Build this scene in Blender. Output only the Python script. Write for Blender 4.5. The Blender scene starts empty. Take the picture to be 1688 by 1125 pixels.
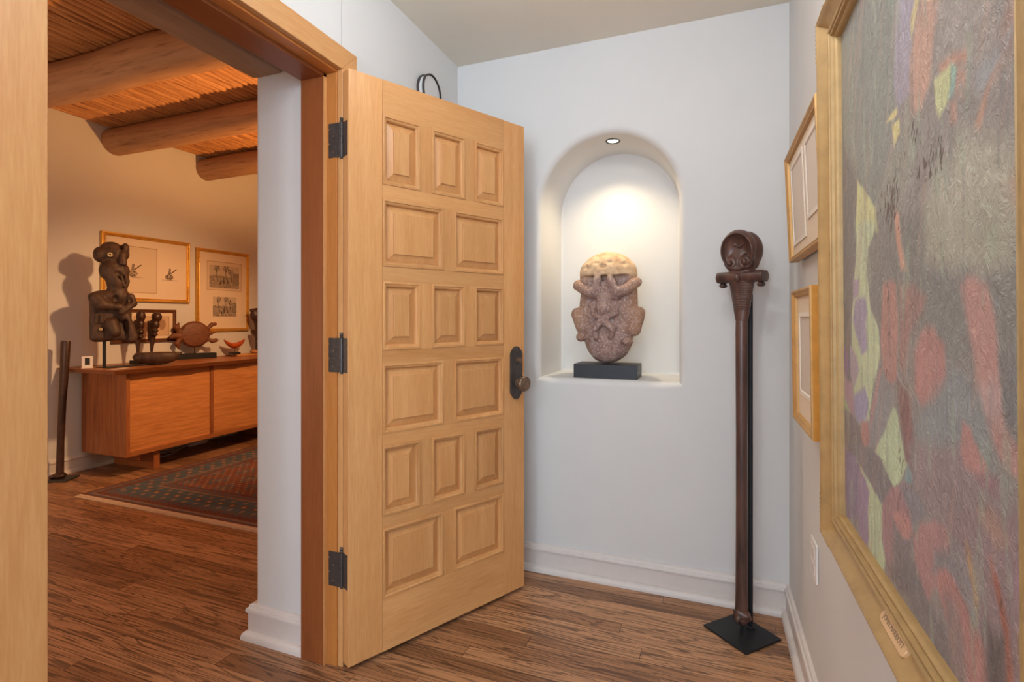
import bpy, bmesh, math, random
import numpy as np
from mathutils import Vector, Matrix

random.seed(7)
rng = np.random.default_rng(7)
PI = math.pi
scene = bpy.context.scene
COL = scene.collection

# ------------------------------------------------------------------ helpers
def lin(c, k=1.0):
    out = []
    for v in c[:3]:
        v = v / 255.0
        v = v / 12.92 if v <= 0.04045 else ((v + 0.055) / 1.055) ** 2.4
        out.append(min(0.95, v * k))
    return (*out, 1.0)

def tag(o, label=None, cat=None, group=None, kind=None):
    if label: o['label'] = label
    if cat: o['category'] = cat
    if group: o['group'] = group
    if kind: o['kind'] = kind
    return o

def empty(name, loc=(0, 0, 0), rz=0.0, rx=0.0):
    o = bpy.data.objects.new(name, None)
    COL.objects.link(o)
    o.empty_display_size = 0.05
    o.location = loc
    o.rotation_euler = (rx, 0, rz)
    return o

def link(name, me, mat=None, parent=None, smooth=False):
    o = bpy.data.objects.new(name, me)
    COL.objects.link(o)
    if mat: me.materials.append(mat)
    if smooth:
        me.polygons.foreach_set('use_smooth', [True] * len(me.polygons))
    if parent: o.parent = parent
    return o

class B:
    """collects shapes of one part, then links them as one mesh object"""
    def __init__(self):
        self.bm = bmesh.new()
    def box(self, x0, x1, y0, y1, z0, z1, bev=0.0, seg=2, mat=None):
        r = bmesh.ops.create_cube(self.bm, size=1.0)
        vs = r['verts']
        for v in vs:
            v.co = Vector(((x0 + x1) / 2 + v.co.x * (x1 - x0), (y0 + y1) / 2 + v.co.y * (y1 - y0), (z0 + z1) / 2 + v.co.z * (z1 - z0)))
        if bev > 0:
            es = list({e for v in vs for e in v.link_edges})
            r2 = bmesh.ops.bevel(self.bm, geom=es, offset=bev, segments=seg, affect='EDGES', profile=0.5)
            vs = list({v for f in r2['faces'] for v in f.verts} | {v for v in vs if v.is_valid})
        if mat is not None:
            for v in vs:
                if v.is_valid: v.co = mat @ v.co
        return self
    def tube(self, pts, radii, seg=16, cap=True, flat=1.0):
        pts = [Vector(p) for p in pts]
        if not isinstance(radii, (list, tuple)): radii = [radii] * len(pts)
        rings = []
        up = None
        for i, p in enumerate(pts):
            t = (pts[min(i + 1, len(pts) - 1)] - pts[max(i - 1, 0)]).normalized()
            if up is None:
                a = Vector((1, 0, 0)) if abs(t.x) < 0.9 else Vector((0, 1, 0))
                up = (a - t * a.dot(t)).normalized()
            else:
                up = (up - t * up.dot(t)).normalized()
            w = t.cross(up)
            rings.append([self.bm.verts.new(p + (up * math.cos(2 * PI * k / seg) + w * math.sin(2 * PI * k / seg) * flat) * radii[i]) for k in range(seg)])
        for a, b in zip(rings, rings[1:]):
            for k in range(seg):
                self.bm.faces.new((a[k], a[(k + 1) % seg], b[(k + 1) % seg], b[k]))
        if cap:
            self.bm.faces.new(rings[0][::-1]); self.bm.faces.new(rings[-1])
        return self
    def lathe(self, prof, c=(0, 0, 0), seg=32, mat=None):
        c = Vector(c); rings = []; new = []
        for r, z in prof:
            if r < 1e-6:
                rings.append([self.bm.verts.new(c + Vector((0, 0, z)))])
            else:
                rings.append([self.bm.verts.new(c + Vector((r * math.cos(2 * PI * k / seg), r * math.sin(2 * PI * k / seg), z))) for k in range(seg)])
            new += rings[-1]
        for a, b in zip(rings, rings[1:]):
            for k in range(seg):
                q = [a[k % len(a)], a[(k + 1) % len(a)], b[(k + 1) % len(b)], b[k % len(b)]]
                q = list(dict.fromkeys(q))
                if len(q) > 2: self.bm.faces.new(q)
        if mat is not None:
            for v in new: v.co = mat @ v.co
        return self
    def prism(self, poly, y0, y1, bev=0.0, mat=None):
        """poly in (x,z), extruded along y"""
        a = [self.bm.verts.new((x, y0, z)) for x, z in poly]
        b = [self.bm.verts.new((x, y1, z)) for x, z in poly]
        n = len(poly)
        fs = [self.bm.faces.new(a), self.bm.faces.new(b[::-1])]
        for k in range(n):
            fs.append(self.bm.faces.new((a[k], b[k], b[(k + 1) % n], a[(k + 1) % n])))
        if mat is not None:
            for v in a + b: v.co = mat @ v.co
        if bev > 0:
            es = list({e for v in a + b for e in v.link_edges})
            bmesh.ops.bevel(self.bm, geom=es, offset=bev, segments=2, affect='EDGES', profile=0.5)
        return self
    def ball(self, c, r, seg=12, mat=None):
        r = (r, r, r) if not isinstance(r, (tuple, list)) else r
        q = bmesh.ops.create_uvsphere(self.bm, u_segments=seg, v_segments=max(6, seg * 2 // 3), radius=1.0)
        for v in q['verts']:
            v.co = Vector((c[0] + v.co.x * r[0], c[1] + v.co.y * r[1], c[2] + v.co.z * r[2]))
            if mat is not None: v.co = mat @ v.co
        return self
    def rect_sweep(self, x0, x1, z0, z1, prof, close_back=False):
        """mitred moulding round a rectangle: prof = (inset, y) pairs, -y towards the viewer"""
        loops = []
        for t, y in prof:
            loops.append([self.bm.verts.new(p) for p in ((x0 + t, y, z0 + t), (x1 - t, y, z0 + t), (x1 - t, y, z1 - t), (x0 + t, y, z1 - t))])
        for a, b in zip(loops, loops[1:]):
            for k in range(4):
                self.bm.faces.new((a[k], a[(k + 1) % 4], b[(k + 1) % 4], b[k]))
        if close_back:
            a, b = loops[-1], loops[0]
            for k in range(4):
                self.bm.faces.new((a[k], a[(k + 1) % 4], b[(k + 1) % 4], b[k]))
        return loops
    def mesh(self, name):
        bmesh.ops.recalc_face_normals(self.bm, faces=self.bm.faces[:])
        me = bpy.data.meshes.new(name)
        self.bm.to_mesh(me); self.bm.free()
        return me
    def build(self, name, mat=None, parent=None, smooth=False, autosmooth=None):
        o = link(name, self.mesh(name), mat, parent, smooth or autosmooth is not None)
        if autosmooth is not None:
            me = o.data
            bm = bmesh.new(); bm.from_mesh(me)
            for e in bm.edges:
                if len(e.link_faces) == 2 and e.calc_face_angle(0) > autosmooth: e.smooth = False
            bm.to_mesh(me); bm.free()
        return o

AS = math.radians(32)

# ---- signed-distance sculpting: smooth unions and carved hollows meshed with surface nets
def ell(c, r):
    c = np.array(c, np.float32); r = np.array(r, np.float32)
    def f(P):
        q = (P - c) / r
        k0 = np.sqrt((q * q).sum(-1)); k1 = np.sqrt(((q / r) ** 2).sum(-1)) + 1e-9
        return k0 * (k0 - 1.0) / k1
    return f
def cap(a, b, ra, rb=None):
    a = np.array(a, np.float32); b = np.array(b, np.float32); rb = ra if rb is None else rb
    ab = b - a; l2 = float((ab * ab).sum()) + 1e-9
    def f(P):
        pa = P - a
        h = np.clip((pa @ ab) / l2, 0, 1)
        return np.sqrt(((pa - h[..., None] * ab) ** 2).sum(-1)) - (ra + (rb - ra) * h)
    return f
def bxs(c, s, r=0.01, rz=0.0, ry=0.0):
    c = np.array(c, np.float32); s = np.array(s, np.float32)
    R = np.array((Matrix.Rotation(rz, 3, 'Z') @ Matrix.Rotation(ry, 3, 'Y')), np.float32)
    def f(P):
        q = np.abs((P - c) @ R) - (s - r)
        return np.sqrt((np.maximum(q, 0) ** 2).sum(-1)) + np.minimum(q.max(-1), 0) - r
    return f
def econe(z0, z1, ax0, ax1, ay0, ay1):
    """upright elliptical taper between two heights"""
    def f(P):
        h = np.clip((P[..., 2] - z0) / (z1 - z0), 0, 1)
        rx = ax0 + (ax1 - ax0) * h; ry = ay0 + (ay1 - ay0) * h
        k = np.sqrt((P[..., 0] / rx) ** 2 + (P[..., 1] / ry) ** 2)
        return np.maximum((k - 1) * np.minimum(rx, ry), np.maximum(min(z0, z1) - P[..., 2], P[..., 2] - max(z0, z1)))
    return f
def ring(c, R, r, ax=1):
    c = np.array(c, np.float32)
    def f(P):
        q = P - c
        o = [i for i in (0, 1, 2) if i != ax]
        d = np.sqrt(q[..., o[0]] ** 2 + q[..., o[1]] ** 2) - R
        return np.sqrt(d * d + q[..., ax] ** 2) - r
    return f
def smin(a, b, k):
    h = np.clip(0.5 + 0.5 * (b - a) / k, 0, 1)
    return b * (1 - h) + a * h - k * h * (1 - h)
def smax(a, b, k): return -smin(-a, -b, k)

def wob(P, s, seed=0):
    r = np.random.default_rng(seed); out = 0
    for i in range(7):
        d = r.normal(size=3).astype(np.float32); d *= s * (0.6 + 0.25 * i) / np.linalg.norm(d)
        out = out + np.sin(P @ d + r.uniform(0, 6.28)) / (1 + 0.25 * i)
    return out / 3.5

def sdf_mesh(name, ops, lo, hi, h, noise=None):
    """ops: list of ('+'|'-', f, k)"""
    ax = [np.arange(lo[i], hi[i] + h, h, dtype=np.float32) for i in range(3)]
    P = np.stack(np.meshgrid(*ax, indexing='ij'), -1)
    F = None
    for op, f, k in ops:
        d = f(P)
        if F is None: F = d
        elif op == '+': F = smin(F, d, k)
        else: F = smax(F, -d, k)
    if noise:
        for amp, s, seed in noise: F = F + amp * wob(P, s, seed)
    ins = F < 0
    n = F.shape
    acc = np.zeros((n[0] - 1, n[1] - 1, n[2] - 1, 3), np.float32); cnt = np.zeros(acc.shape[:3], np.float32)
    def sl(o): return tuple(slice(o[i], n[i] - 1 + o[i]) for i in range(3))
    cs = [(i, j, k) for i in (0, 1) for j in (0, 1) for k in (0, 1)]
    for a in cs:
        for b in cs:
            if sum(abs(a[i] - b[i]) for i in range(3)) == 1 and a < b:
                fa, fb = F[sl(a)], F[sl(b)]
                m = (fa < 0) != (fb < 0)
                t = np.where(m, fa / np.where(m, fa - fb, 1), 0)[..., None]
                p = P[sl(a)] * (1 - t) + P[sl(b)] * t
                acc += np.where(m[..., None], p, 0); cnt += m
    act = cnt > 0
    idx = np.full(act.shape, -1, np.int64); idx[act] = np.arange(act.sum())
    V = acc[act] / cnt[act][:, None]
    quads = []
    for axis in range(3):
        o1, o2 = [(1, 2), (2, 0), (0, 1)][axis]
        s0 = [slice(None)] * 3; s1 = [slice(None)] * 3
        s0[axis] = slice(0, n[axis] - 1); s1[axis] = slice(1, n[axis])
        A = ins[tuple(s0)]; Bq = ins[tuple(s1)]
        I = np.argwhere(A != Bq)
        ok = (I[:, o1] > 0) & (I[:, o2] > 0) & (I[:, o1] < n[o1] - 1) & (I[:, o2] < n[o2] - 1)
        I = I[ok]
        def cell(d1, d2):
            J = I.copy(); J[:, o1] -= d1; J[:, o2] -= d2
            return idx[J[:, 0], J[:, 1], J[:, 2]]
        q = np.stack([cell(1, 1), cell(0, 1), cell(0, 0), cell(1, 0)], 1)
        fl = ~A[I[:, 0], I[:, 1], I[:, 2]]
        q[fl] = q[fl][:, ::-1]
        quads.append(q)
    Q = np.concatenate(quads)
    me = bpy.data.meshes.new(name)
    me.from_pydata(V.tolist(), [], Q.tolist())
    me.polygons.foreach_set('use_smooth', [True] * len(me.polygons))
    me.update()
    return me

# ---- flat picture surface with painted pigment per vertex
def pigment_grid(name, x0, x1, z0, z1, nx, nz, fn, mat, parent, y=0.0, horizontal=False):
    xs = np.linspace(x0, x1, nx); zs = np.linspace(z0, z1, nz)
    X, Z = np.meshgrid(xs, zs)
    rgb = np.clip(fn(X, Z), 0, 255) / 255.0
    rgb = np.where(rgb <= 0.04045, rgb / 12.92, ((rgb + 0.055) / 1.055) ** 2.4)
    n = nx * nz
    co = np.zeros((n, 3), np.float32); co[:, 0] = X.ravel()
    if horizontal: co[:, 1] = Z.ravel(); co[:, 2] = y
    else: co[:, 1] = y; co[:, 2] = Z.ravel()
    k = np.arange(n).reshape(nz, nx)
    q = np.stack([k[:-1, :-1], k[:-1, 1:], k[1:, 1:], k[1:, :-1]], -1).reshape(-1, 4)
    me = bpy.data.meshes.new(name)
    me.from_pydata(co.tolist(), [], q.tolist())
    at = me.color_attributes.new('paint', 'FLOAT_COLOR', 'POINT')
    at.data.foreach_set('color', np.concatenate([rgb.reshape(-1, 3), np.ones((n, 1))], 1).astype(np.float32).ravel())
    me.update()
    return link(name, me, mat, parent, True)

def npnoise(X, Z, s, seed, oct=4):
    """cheap value noise, -1..1"""
    out = np.zeros_like(X); a = 1.0; tot = 0
    for o in range(oct):
        r = np.random.default_rng(seed + o); T = r.uniform(-1, 1, (64, 64))
        u = X * s[0] * 2 ** o + 100; v = Z * s[1] * 2 ** o + 100
        i = np.floor(u).astype(int); j = np.floor(v).astype(int); fu = u - i; fv = v - j
        fu = fu * fu * (3 - 2 * fu); fv = fv * fv * (3 - 2 * fv)
        g = lambda p, q: T[p % 64, q % 64]
        out += a * ((g(i, j) * (1 - fu) + g(i + 1, j) * fu) * (1 - fv) + (g(i, j + 1) * (1 - fu) + g(i + 1, j + 1) * fu) * fv)
        tot += a; a *= 0.55
    return out / tot

def polydist(X, Z, poly):
    """signed distance to polygon, negative inside"""
    d = np.full(X.shape, 1e9); inside = np.zeros(X.shape, bool)
    n = len(poly)
    for k in range(n):
        ax, az = poly[k]; bx, bz = poly[(k + 1) % n]
        ex, ez = bx - ax, bz - az; l2 = ex * ex + ez * ez + 1e-12
        t = np.clip(((X - ax) * ex + (Z - az) * ez) / l2, 0, 1)
        d = np.minimum(d, np.hypot(X - ax - t * ex, Z - az - t * ez))
        c = ((az > Z) != (bz > Z))
        with np.errstate(divide='ignore', invalid='ignore'):
            xi = ex * (Z - az) / (bz - az if bz != az else 1e-12) + ax
        inside ^= c & (X < xi)
    return np.where(inside, -d, d)

# ------------------------------------------------------------------ materials
class NT:
    def __init__(self, name):
        self.m = bpy.data.materials.new(name); self.m.use_nodes = True
        self.t = self.m.node_tree; self.n = self.t.nodes; self.l = self.t.links
        self.p = self.n['Principled BSDF']
    def node(self, typ, **kw):
        nd = self.n.new(typ)
        for k, v in kw.items():
            if k in nd.inputs: nd.inputs[k].default_value = v
            else: setattr(nd, k, v)
        return nd
    def to(self, a, b): self.l.new(a, b)
    def coords(self, scale=(1, 1, 1), kind='Object', rot=(0, 0, 0)):
        tc = self.node('ShaderNodeTexCoord'); mp = self.node('ShaderNodeMapping')
        mp.inputs['Scale'].default_value = scale; mp.inputs['Rotation'].default_value = rot
        self.to(tc.outputs[kind], mp.inputs['Vector']); return mp.outputs['Vector']
    def noise(self, vec, s, detail=4, rough=0.55, dist=0.0):
        nd = self.node('ShaderNodeTexNoise'); nd.inputs['Scale'].default_value = s
        nd.inputs['Detail'].default_value = detail; nd.inputs['Roughness'].default_value = rough; nd.inputs['Distortion'].default_value = dist
        if vec is not None: self.to(vec, nd.inputs['Vector'])
        return nd.outputs['Fac']
    def ramp(self, fac, stops):
        r = self.node('ShaderNodeValToRGB'); e = r.color_ramp.elements
        while len(e) < len(stops): e.new(0.5)
        for k, (p, c) in enumerate(stops): e[k].position = p; e[k].color = c
        self.to(fac, r.inputs['Fac']); return r.outputs['Color']
    def mix(self, fac, a, b, mode='MIX'):
        nd = self.node('ShaderNodeMix'); nd.data_type = 'RGBA'; nd.blend_type = mode
        for v, i in ((fac, 0), (a, 6), (b, 7)):
            if hasattr(v, 'is_output'): self.to(v, nd.inputs[i])
            else: nd.inputs[i].default_value = v
        return nd.outputs[2]
    def math(self, op, a, b=0.0):
        nd = self.node('ShaderNodeMath', operation=op)
        for v, i in ((a, 0), (b, 1)):
            if hasattr(v, 'is_output'): self.to(v, nd.inputs[i])
            else: nd.inputs[i].default_value = v
        return nd.outputs[0]
    def bump(self, h, strength=0.2, dist=0.01):
        b = self.node('ShaderNodeBump'); b.inputs['Strength'].default_value = strength; b.inputs['Distance'].default_value = dist
        self.to(h, b.inputs['Height']); self.to(b.outputs['Normal'], self.p.inputs['Normal'])
    def set(self, col=None, rough=0.5, metal=0.0, spec=None):
        if col is not None:
            if hasattr(col, 'is_output'): self.to(col, self.p.inputs['Base Color'])
            else: self.p.inputs['Base Color'].default_value = col
        self.p.inputs['Roughness'].default_value = rough; self.p.inputs['Metallic'].default_value = metal
        if spec is not None: self.p.inputs['Specular IOR Level'].default_value = spec
        return self.m

def m_plain(name, c, rough=0.5, metal=0.0, var=0.12, s=30, bump=0.0, k=1.0, stretch=(1, 1, 1)):
    t = NT(name); v = t.coords(stretch); f = t.noise(v, s)
    a = lin(c, k); lo = tuple(x * (1 - var) for x in a[:3]) + (1,); hi = tuple(min(.97, x * (1 + var)) for x in a[:3]) + (1,)
    if bump: t.bump(f, bump, 0.004)
    return t.set(t.ramp(f, [(0.3, lo), (0.7, hi)]), rough, metal)

def m_plaster(name, c, bump=0.12, k=1.0):
    t = NT(name); v = t.coords()
    f = t.noise(v, 2.2, 3); g = t.noise(v, 14, 4)
    a = lin(c, k); lo = tuple(x * 0.965 for x in a[:3]) + (1,)
    t.bump(t.math('ADD', t.math('MULTIPLY', f, 2.0), t.math('MULTIPLY', g, 0.25)), bump, 0.02)
    return t.set(t.ramp(f, [(0.35, lo), (0.65, a)]), 0.75, 0, 0.25)

def m_wood(name, c_lo, c_hi, axis, fine=1.0, rough=0.38, k=1.0, dark=None, figure=1.0, spec=0.4):
    t = NT(name)
    st = {'x': (1.0, 14, 14), 'y': (14, 1.0, 14), 'z': (14, 14, 1.0)}[axis]
    info = t.node('ShaderNodeObjectInfo')
    tc = t.node('ShaderNodeTexCoord')
    off = t.node('ShaderNodeVectorMath', operation='ADD')
    comb = t.node('ShaderNodeCombineXYZ')
    for i, q in enumerate((7.0, 13.0, 29.0)): t.to(t.math('MULTIPLY', info.outputs['Random'], q), comb.inputs[i])
    t.to(tc.outputs['Object'], off.inputs[0]); t.to(comb.outputs[0], off.inputs[1])
    mp = t.node('ShaderNodeMapping'); mp.inputs['Scale'].default_value = st; t.to(off.outputs[0], mp.inputs['Vector'])
    v = mp.outputs['Vector']
    f1 = t.noise(v, 1.1 * figure, 3, 0.5, 0.8); f2 = t.noise(v, 9 * fine, 3, 0.6, 0.3)
    f = t.math('ADD', t.math('MULTIPLY', f1, 0.5), t.math('MULTIPLY', f2, 0.5))
    stops = [(0.32, lin(c_lo, k)), (0.66, lin(c_hi, k))]
    col = t.ramp(f, stops)
    if dark is not None:
        d = t.ramp(f2, [(0.30, (1, 1, 1, 1)), (0.42, (0, 0, 0, 1))])
        col = t.mix(t.math('MULTIPLY', d, 0.6), col, lin(dark, k))
    # slight tone change from board to board
    tone = t.math('ADD', t.math('MULTIPLY', info.outputs['Random'], 0.16), 0.92)
    hsv = t.node('ShaderNodeHueSaturation'); t.to(tone, hsv.inputs['Value']); t.to(col, hsv.inputs['Color'])
    t.bump(f2, 0.05, 0.002)
    return t.set(hsv.outputs['Color'], rough, 0, spec)

def m_floor():
    t = NT('oak_strip_floor')
    tc = t.node('ShaderNodeTexCoord'); sep = t.node('ShaderNodeSeparateXYZ'); t.to(tc.outputs['Object'], sep.inputs[0])
    X, Y = sep.outputs[0], sep.outputs[1]
    W = 0.072
    r = t.math('DIVIDE', Y, W); row = t.math('FLOOR', r); fr = t.math('FRACT', r)
    wn = t.node('ShaderNodeTexWhiteNoise', noise_dimensions='1D'); t.to(row, wn.inputs['W'])
    xo = t.math('ADD', t.math('DIVIDE', X, 1.15), t.math('MULTIPLY', wn.outputs[0], 9.0))
    pl = t.math('FLOOR', xo); fx = t.math('FRACT', xo)
    cb = t.node('ShaderNodeCombineXYZ'); t.to(row, cb.inputs[0]); t.to(pl, cb.inputs[1])
    w2 = t.node('ShaderNodeTexWhiteNoise', noise_dimensions='2D'); t.to(cb.outputs[0], w2.inputs['Vector'])
    rnd = w2.outputs[0]
    g = t.node('ShaderNodeCombineXYZ')
    t.to(t.math('ADD', t.math('MULTIPLY', X, .62), t.math('MULTIPLY', rnd, 40.0)), g.inputs[0]); t.to(t.math('MULTIPLY', Y, 13.0), g.inputs[1]); t.to(t.math('MULTIPLY', rnd, 17.0), g.inputs[2])
    n1 = t.noise(g.outputs[0], 1.7, 2, 0.5, 0.9)
    # cathedral figure: bands of the distorted noise
    bands = t.math('FRACT', t.math('MULTIPLY', n1, 9.0))
    tri = t.math('ABSOLUTE', t.math('SUBTRACT', bands, 0.5))
    g2 = t.node('ShaderNodeCombineXYZ')
    t.to(t.math('MULTIPLY', X, 3.0), g2.inputs[0]); t.to(t.math('MULTIPLY', Y, 150.0), g2.inputs[1]); t.to(rnd, g2.inputs[2])
    pores = t.noise(g2.outputs[0], 1.4, 3, 0.65)
    base = t.ramp(rnd, [(0.0, lin((138, 96, 66))), (0.5, lin((166, 120, 85))), (1.0, lin((190, 142, 104)))])
    dk = t.ramp(tri, [(0.05, (1, 1, 1, 1)), (0.24, (0, 0, 0, 1))])
    col = t.mix(t.math('MULTIPLY', dk, 0.66), base, lin((58, 37, 27)))
    pk = t.ramp(pores, [(0.36, (1, 1, 1, 1)), (0.52, (0, 0, 0, 1))])
    col = t.mix(t.math('MULTIPLY', pk, 0.42), col, lin((58, 37, 27)))
    gap = t.math('LESS_THAN', t.math('MINIMUM', fr, t.math('MULTIPLY', fx, 16.0)), 0.022)
    col = t.mix(gap, col, lin((28, 18, 13)))
    t.bump(t.math('SUBTRACT', t.math('MULTIPLY', pores, 0.4), gap), 0.12, 0.002)
    return t.set(col, 0.36, 0, 0.4)

def m_pigment(name, rough=0.5, impasto=0.0, spec=0.4):
    t = NT(name); a = t.node('ShaderNodeAttribute'); a.attribute_name = 'paint'
    col = a.outputs['Color']
    if impasto:
        v = t.coords((1, 1, 0.75)); n1 = t.noise(v, 62, 5, 0.7, 1.2); n2 = t.noise(t.coords(), 14, 3, 0.6, 1.5)
        hs = t.node('ShaderNodeHueSaturation'); t.to(t.math('ADD', t.math('MULTIPLY', n1, 0.30), 0.85), hs.inputs['Value']); t.to(col, hs.inputs['Color'])
        col = hs.outputs['Color']
        t.bump(t.math('ADD', n1, t.math('MULTIPLY', n2, 0.8)), impasto, 0.012)
    return t.set(col, rough, 0, spec)

def m_gold(name, c=(190, 140, 70), rough=0.42, k=1.0, metal=0.75):
    t = NT(name); v = t.coords(); f = t.noise(v, 22, 4, 0.6); g = t.noise(v, 90, 2)
    a = lin(c, k); d = tuple(x * 0.84 for x in a[:3]) + (1,); b = tuple(min(.95, x * 1.12) for x in a[:3]) + (1,)
    t.bump(g, 0.08, 0.002)
    return t.set(t.ramp(f, [(0.28, d), (0.5, a), (0.72, b)]), rough, metal)

def m_emit(name, c, s):
    t = NT(name); t.p.inputs['Emission Color'].default_value = lin(c); t.p.inputs['Emission Strength'].default_value = s
    return t.set(lin(c), 0.4)

M = {}
M['wall'] = m_plaster('white_plaster', (216, 215, 214))
M['ceil'] = m_plaster('ceiling_plaster', (232, 224, 210))
M['niche'] = m_plaster('niche_plaster', (234, 228, 216))
M['trimw'] = m_plain('white_trim_paint', (216, 208, 203), 0.4, 0, 0.02)
M['fir_z'] = m_wood('fir_upright', (190, 132, 78), (208, 156, 102), 'z', 1.5, 0.36)
M['fir_x'] = m_wood('fir_level', (190, 132, 78), (208, 156, 102), 'x', 1.5, 0.36)
M['fir_y'] = m_wood('fir_cross', (190, 132, 78), (208, 156, 102), 'y', 1.5, 0.36)
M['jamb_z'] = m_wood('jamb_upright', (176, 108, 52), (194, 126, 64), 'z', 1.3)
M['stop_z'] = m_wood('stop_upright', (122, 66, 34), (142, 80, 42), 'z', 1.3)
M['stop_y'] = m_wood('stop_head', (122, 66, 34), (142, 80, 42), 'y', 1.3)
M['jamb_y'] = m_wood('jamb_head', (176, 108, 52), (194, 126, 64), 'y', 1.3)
M['floor'] = m_floor()
M['bronze'] = m_plain('dark_bronze', (74, 67, 64), 0.4, 0.35, 0.25, 60, 0.1)
M['knob'] = m_plain('worn_bronze', (122, 100, 82), 0.35, 0.55, 0.3, 50)
M['black'] = m_plain('black_steel', (30, 31, 36), 0.5, 0.3, 0.15, 80)
M['blackbase'] = m_plain('black_lacquer', (40, 41, 46), 0.45, 0.0, 0.1, 40)
M['gold'] = m_gold('antique_gilding', (174, 142, 94), 0.42, 1.0, 0.22)
M['gold2'] = m_gold('bright_gilding', (214, 164, 76), 0.38, 1.0, 0.6)
M['goldw'] = m_gold('pale_gilt_wood', (196, 154, 98), 0.5, 1.0, 0.45)
M['oakframe'] = m_gold('golden_side_wood', (206, 142, 58), 0.5, 1.0, 0.2)
M['brownframe'] = m_plain('brown_frame_wood', (92, 52, 26), 0.4, 0.1, 0.2)
M['paper'] = m_plain('mat_board', (226, 216, 204), 0.8, 0, 0.02)
M['walnut_y'] = m_wood('walnut_long', (140, 84, 48), (182, 118, 70), 'y', 0.8, 0.38, 1.0, None, 1.6)
M['walnut_x'] = m_wood('walnut_deep', (130, 76, 44), (170, 106, 62), 'x', 0.8, 0.38, 1.0, None, 1.6)
M['walnut_z'] = m_wood('walnut_end', (124, 70, 40), (170, 106, 62), 'z', 0.8, 0.38, 1.0, None, 1.6)
M['door_walnut'] = m_wood('figured_walnut', (172, 108, 62), (212, 146, 88), 'y', 0.6, 0.35, 1.0, None, 2.2)
M['viga'] = m_wood('peeled_log', (152, 112, 82), (182, 140, 106), 'x', 0.45, 0.6, 1.0, (128, 84, 56), 0.8)
M['latilla'] = m_wood('peeled_stick', (150, 98, 60), (206, 152, 100), 'y', 0.6, 0.6, 1.0, (78, 44, 24), 1.5)
M['darkwood'] = m_plain('weathered_dark_wood', (70, 50, 40), 0.6, 0, 0.4, 26, 0.5, 1.0, (1, 1, .5))
M['darkwood2'] = m_plain('dark_carved_wood', (62, 38, 28), 0.42, 0, 0.35, 30, 0.3)
M['clubwood'] = m_plain('polished_dark_wood', (84, 56, 46), 0.3, 0, 0.35, 18, 0.08, 1.0, (1, 1, .35))
M['turtle'] = m_plain('brown_turtle_wood', (112, 68, 46), 0.55, 0, 0.25, 22, 0.25, 1.0, (1, 1, 2.5))
M['boat'] = m_plain('red_brown_bowl', (176, 80, 34), 0.3, 0, 0.3, 20)
M['yellow'] = m_plain('yellow_board', (206, 150, 84), 0.5, 0, 0.12, 12)
M['pebble'] = m_plain('tan_pebble', (170, 120, 84), 0.6, 0, 0.15, 20)
M['white'] = m_plain('white_plastic', (224, 220, 216), 0.45, 0, 0.02)
M['slot'] = m_plain('dark_slot', (34, 32, 34), 0.5)
M['shell'] = m_plain('pale_shell', (190, 176, 140), 0.35, 0, 0.2, 120)
M['dull'] = m_plain('dull_grey_metal', (70, 68, 70), 0.5, 0.4)
M['rug'] = m_pigment('wool_rug', 0.95, 0.0, 0.1)
M['fringe'] = m_plain('cream_fringe', (196, 170, 146), 0.9, 0, 0.15, 200)
M['print'] = m_pigment('engraving_paper', 0.85, 0, 0.2)
M['oil'] = m_pigment('oil_paint', 0.40, 0.6, 0.45)
M['soffit'] = m_wood('grey_brown_soffit_board', (140, 112, 90), (166, 136, 112), 'y', 0.8, 0.6)  # soffit boards toned a darker grey-brown than the wall plaster
M['plate'] = m_plain('pale_brass_plate', (214, 176, 132), 0.45, 0.2, 0.08, 30)
M['engraving'] = m_plain('engraved_grey', (134, 112, 90), 0.6)
M['lamp'] = m_emit('lamp_glow', (255, 240, 214), 12)
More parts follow.
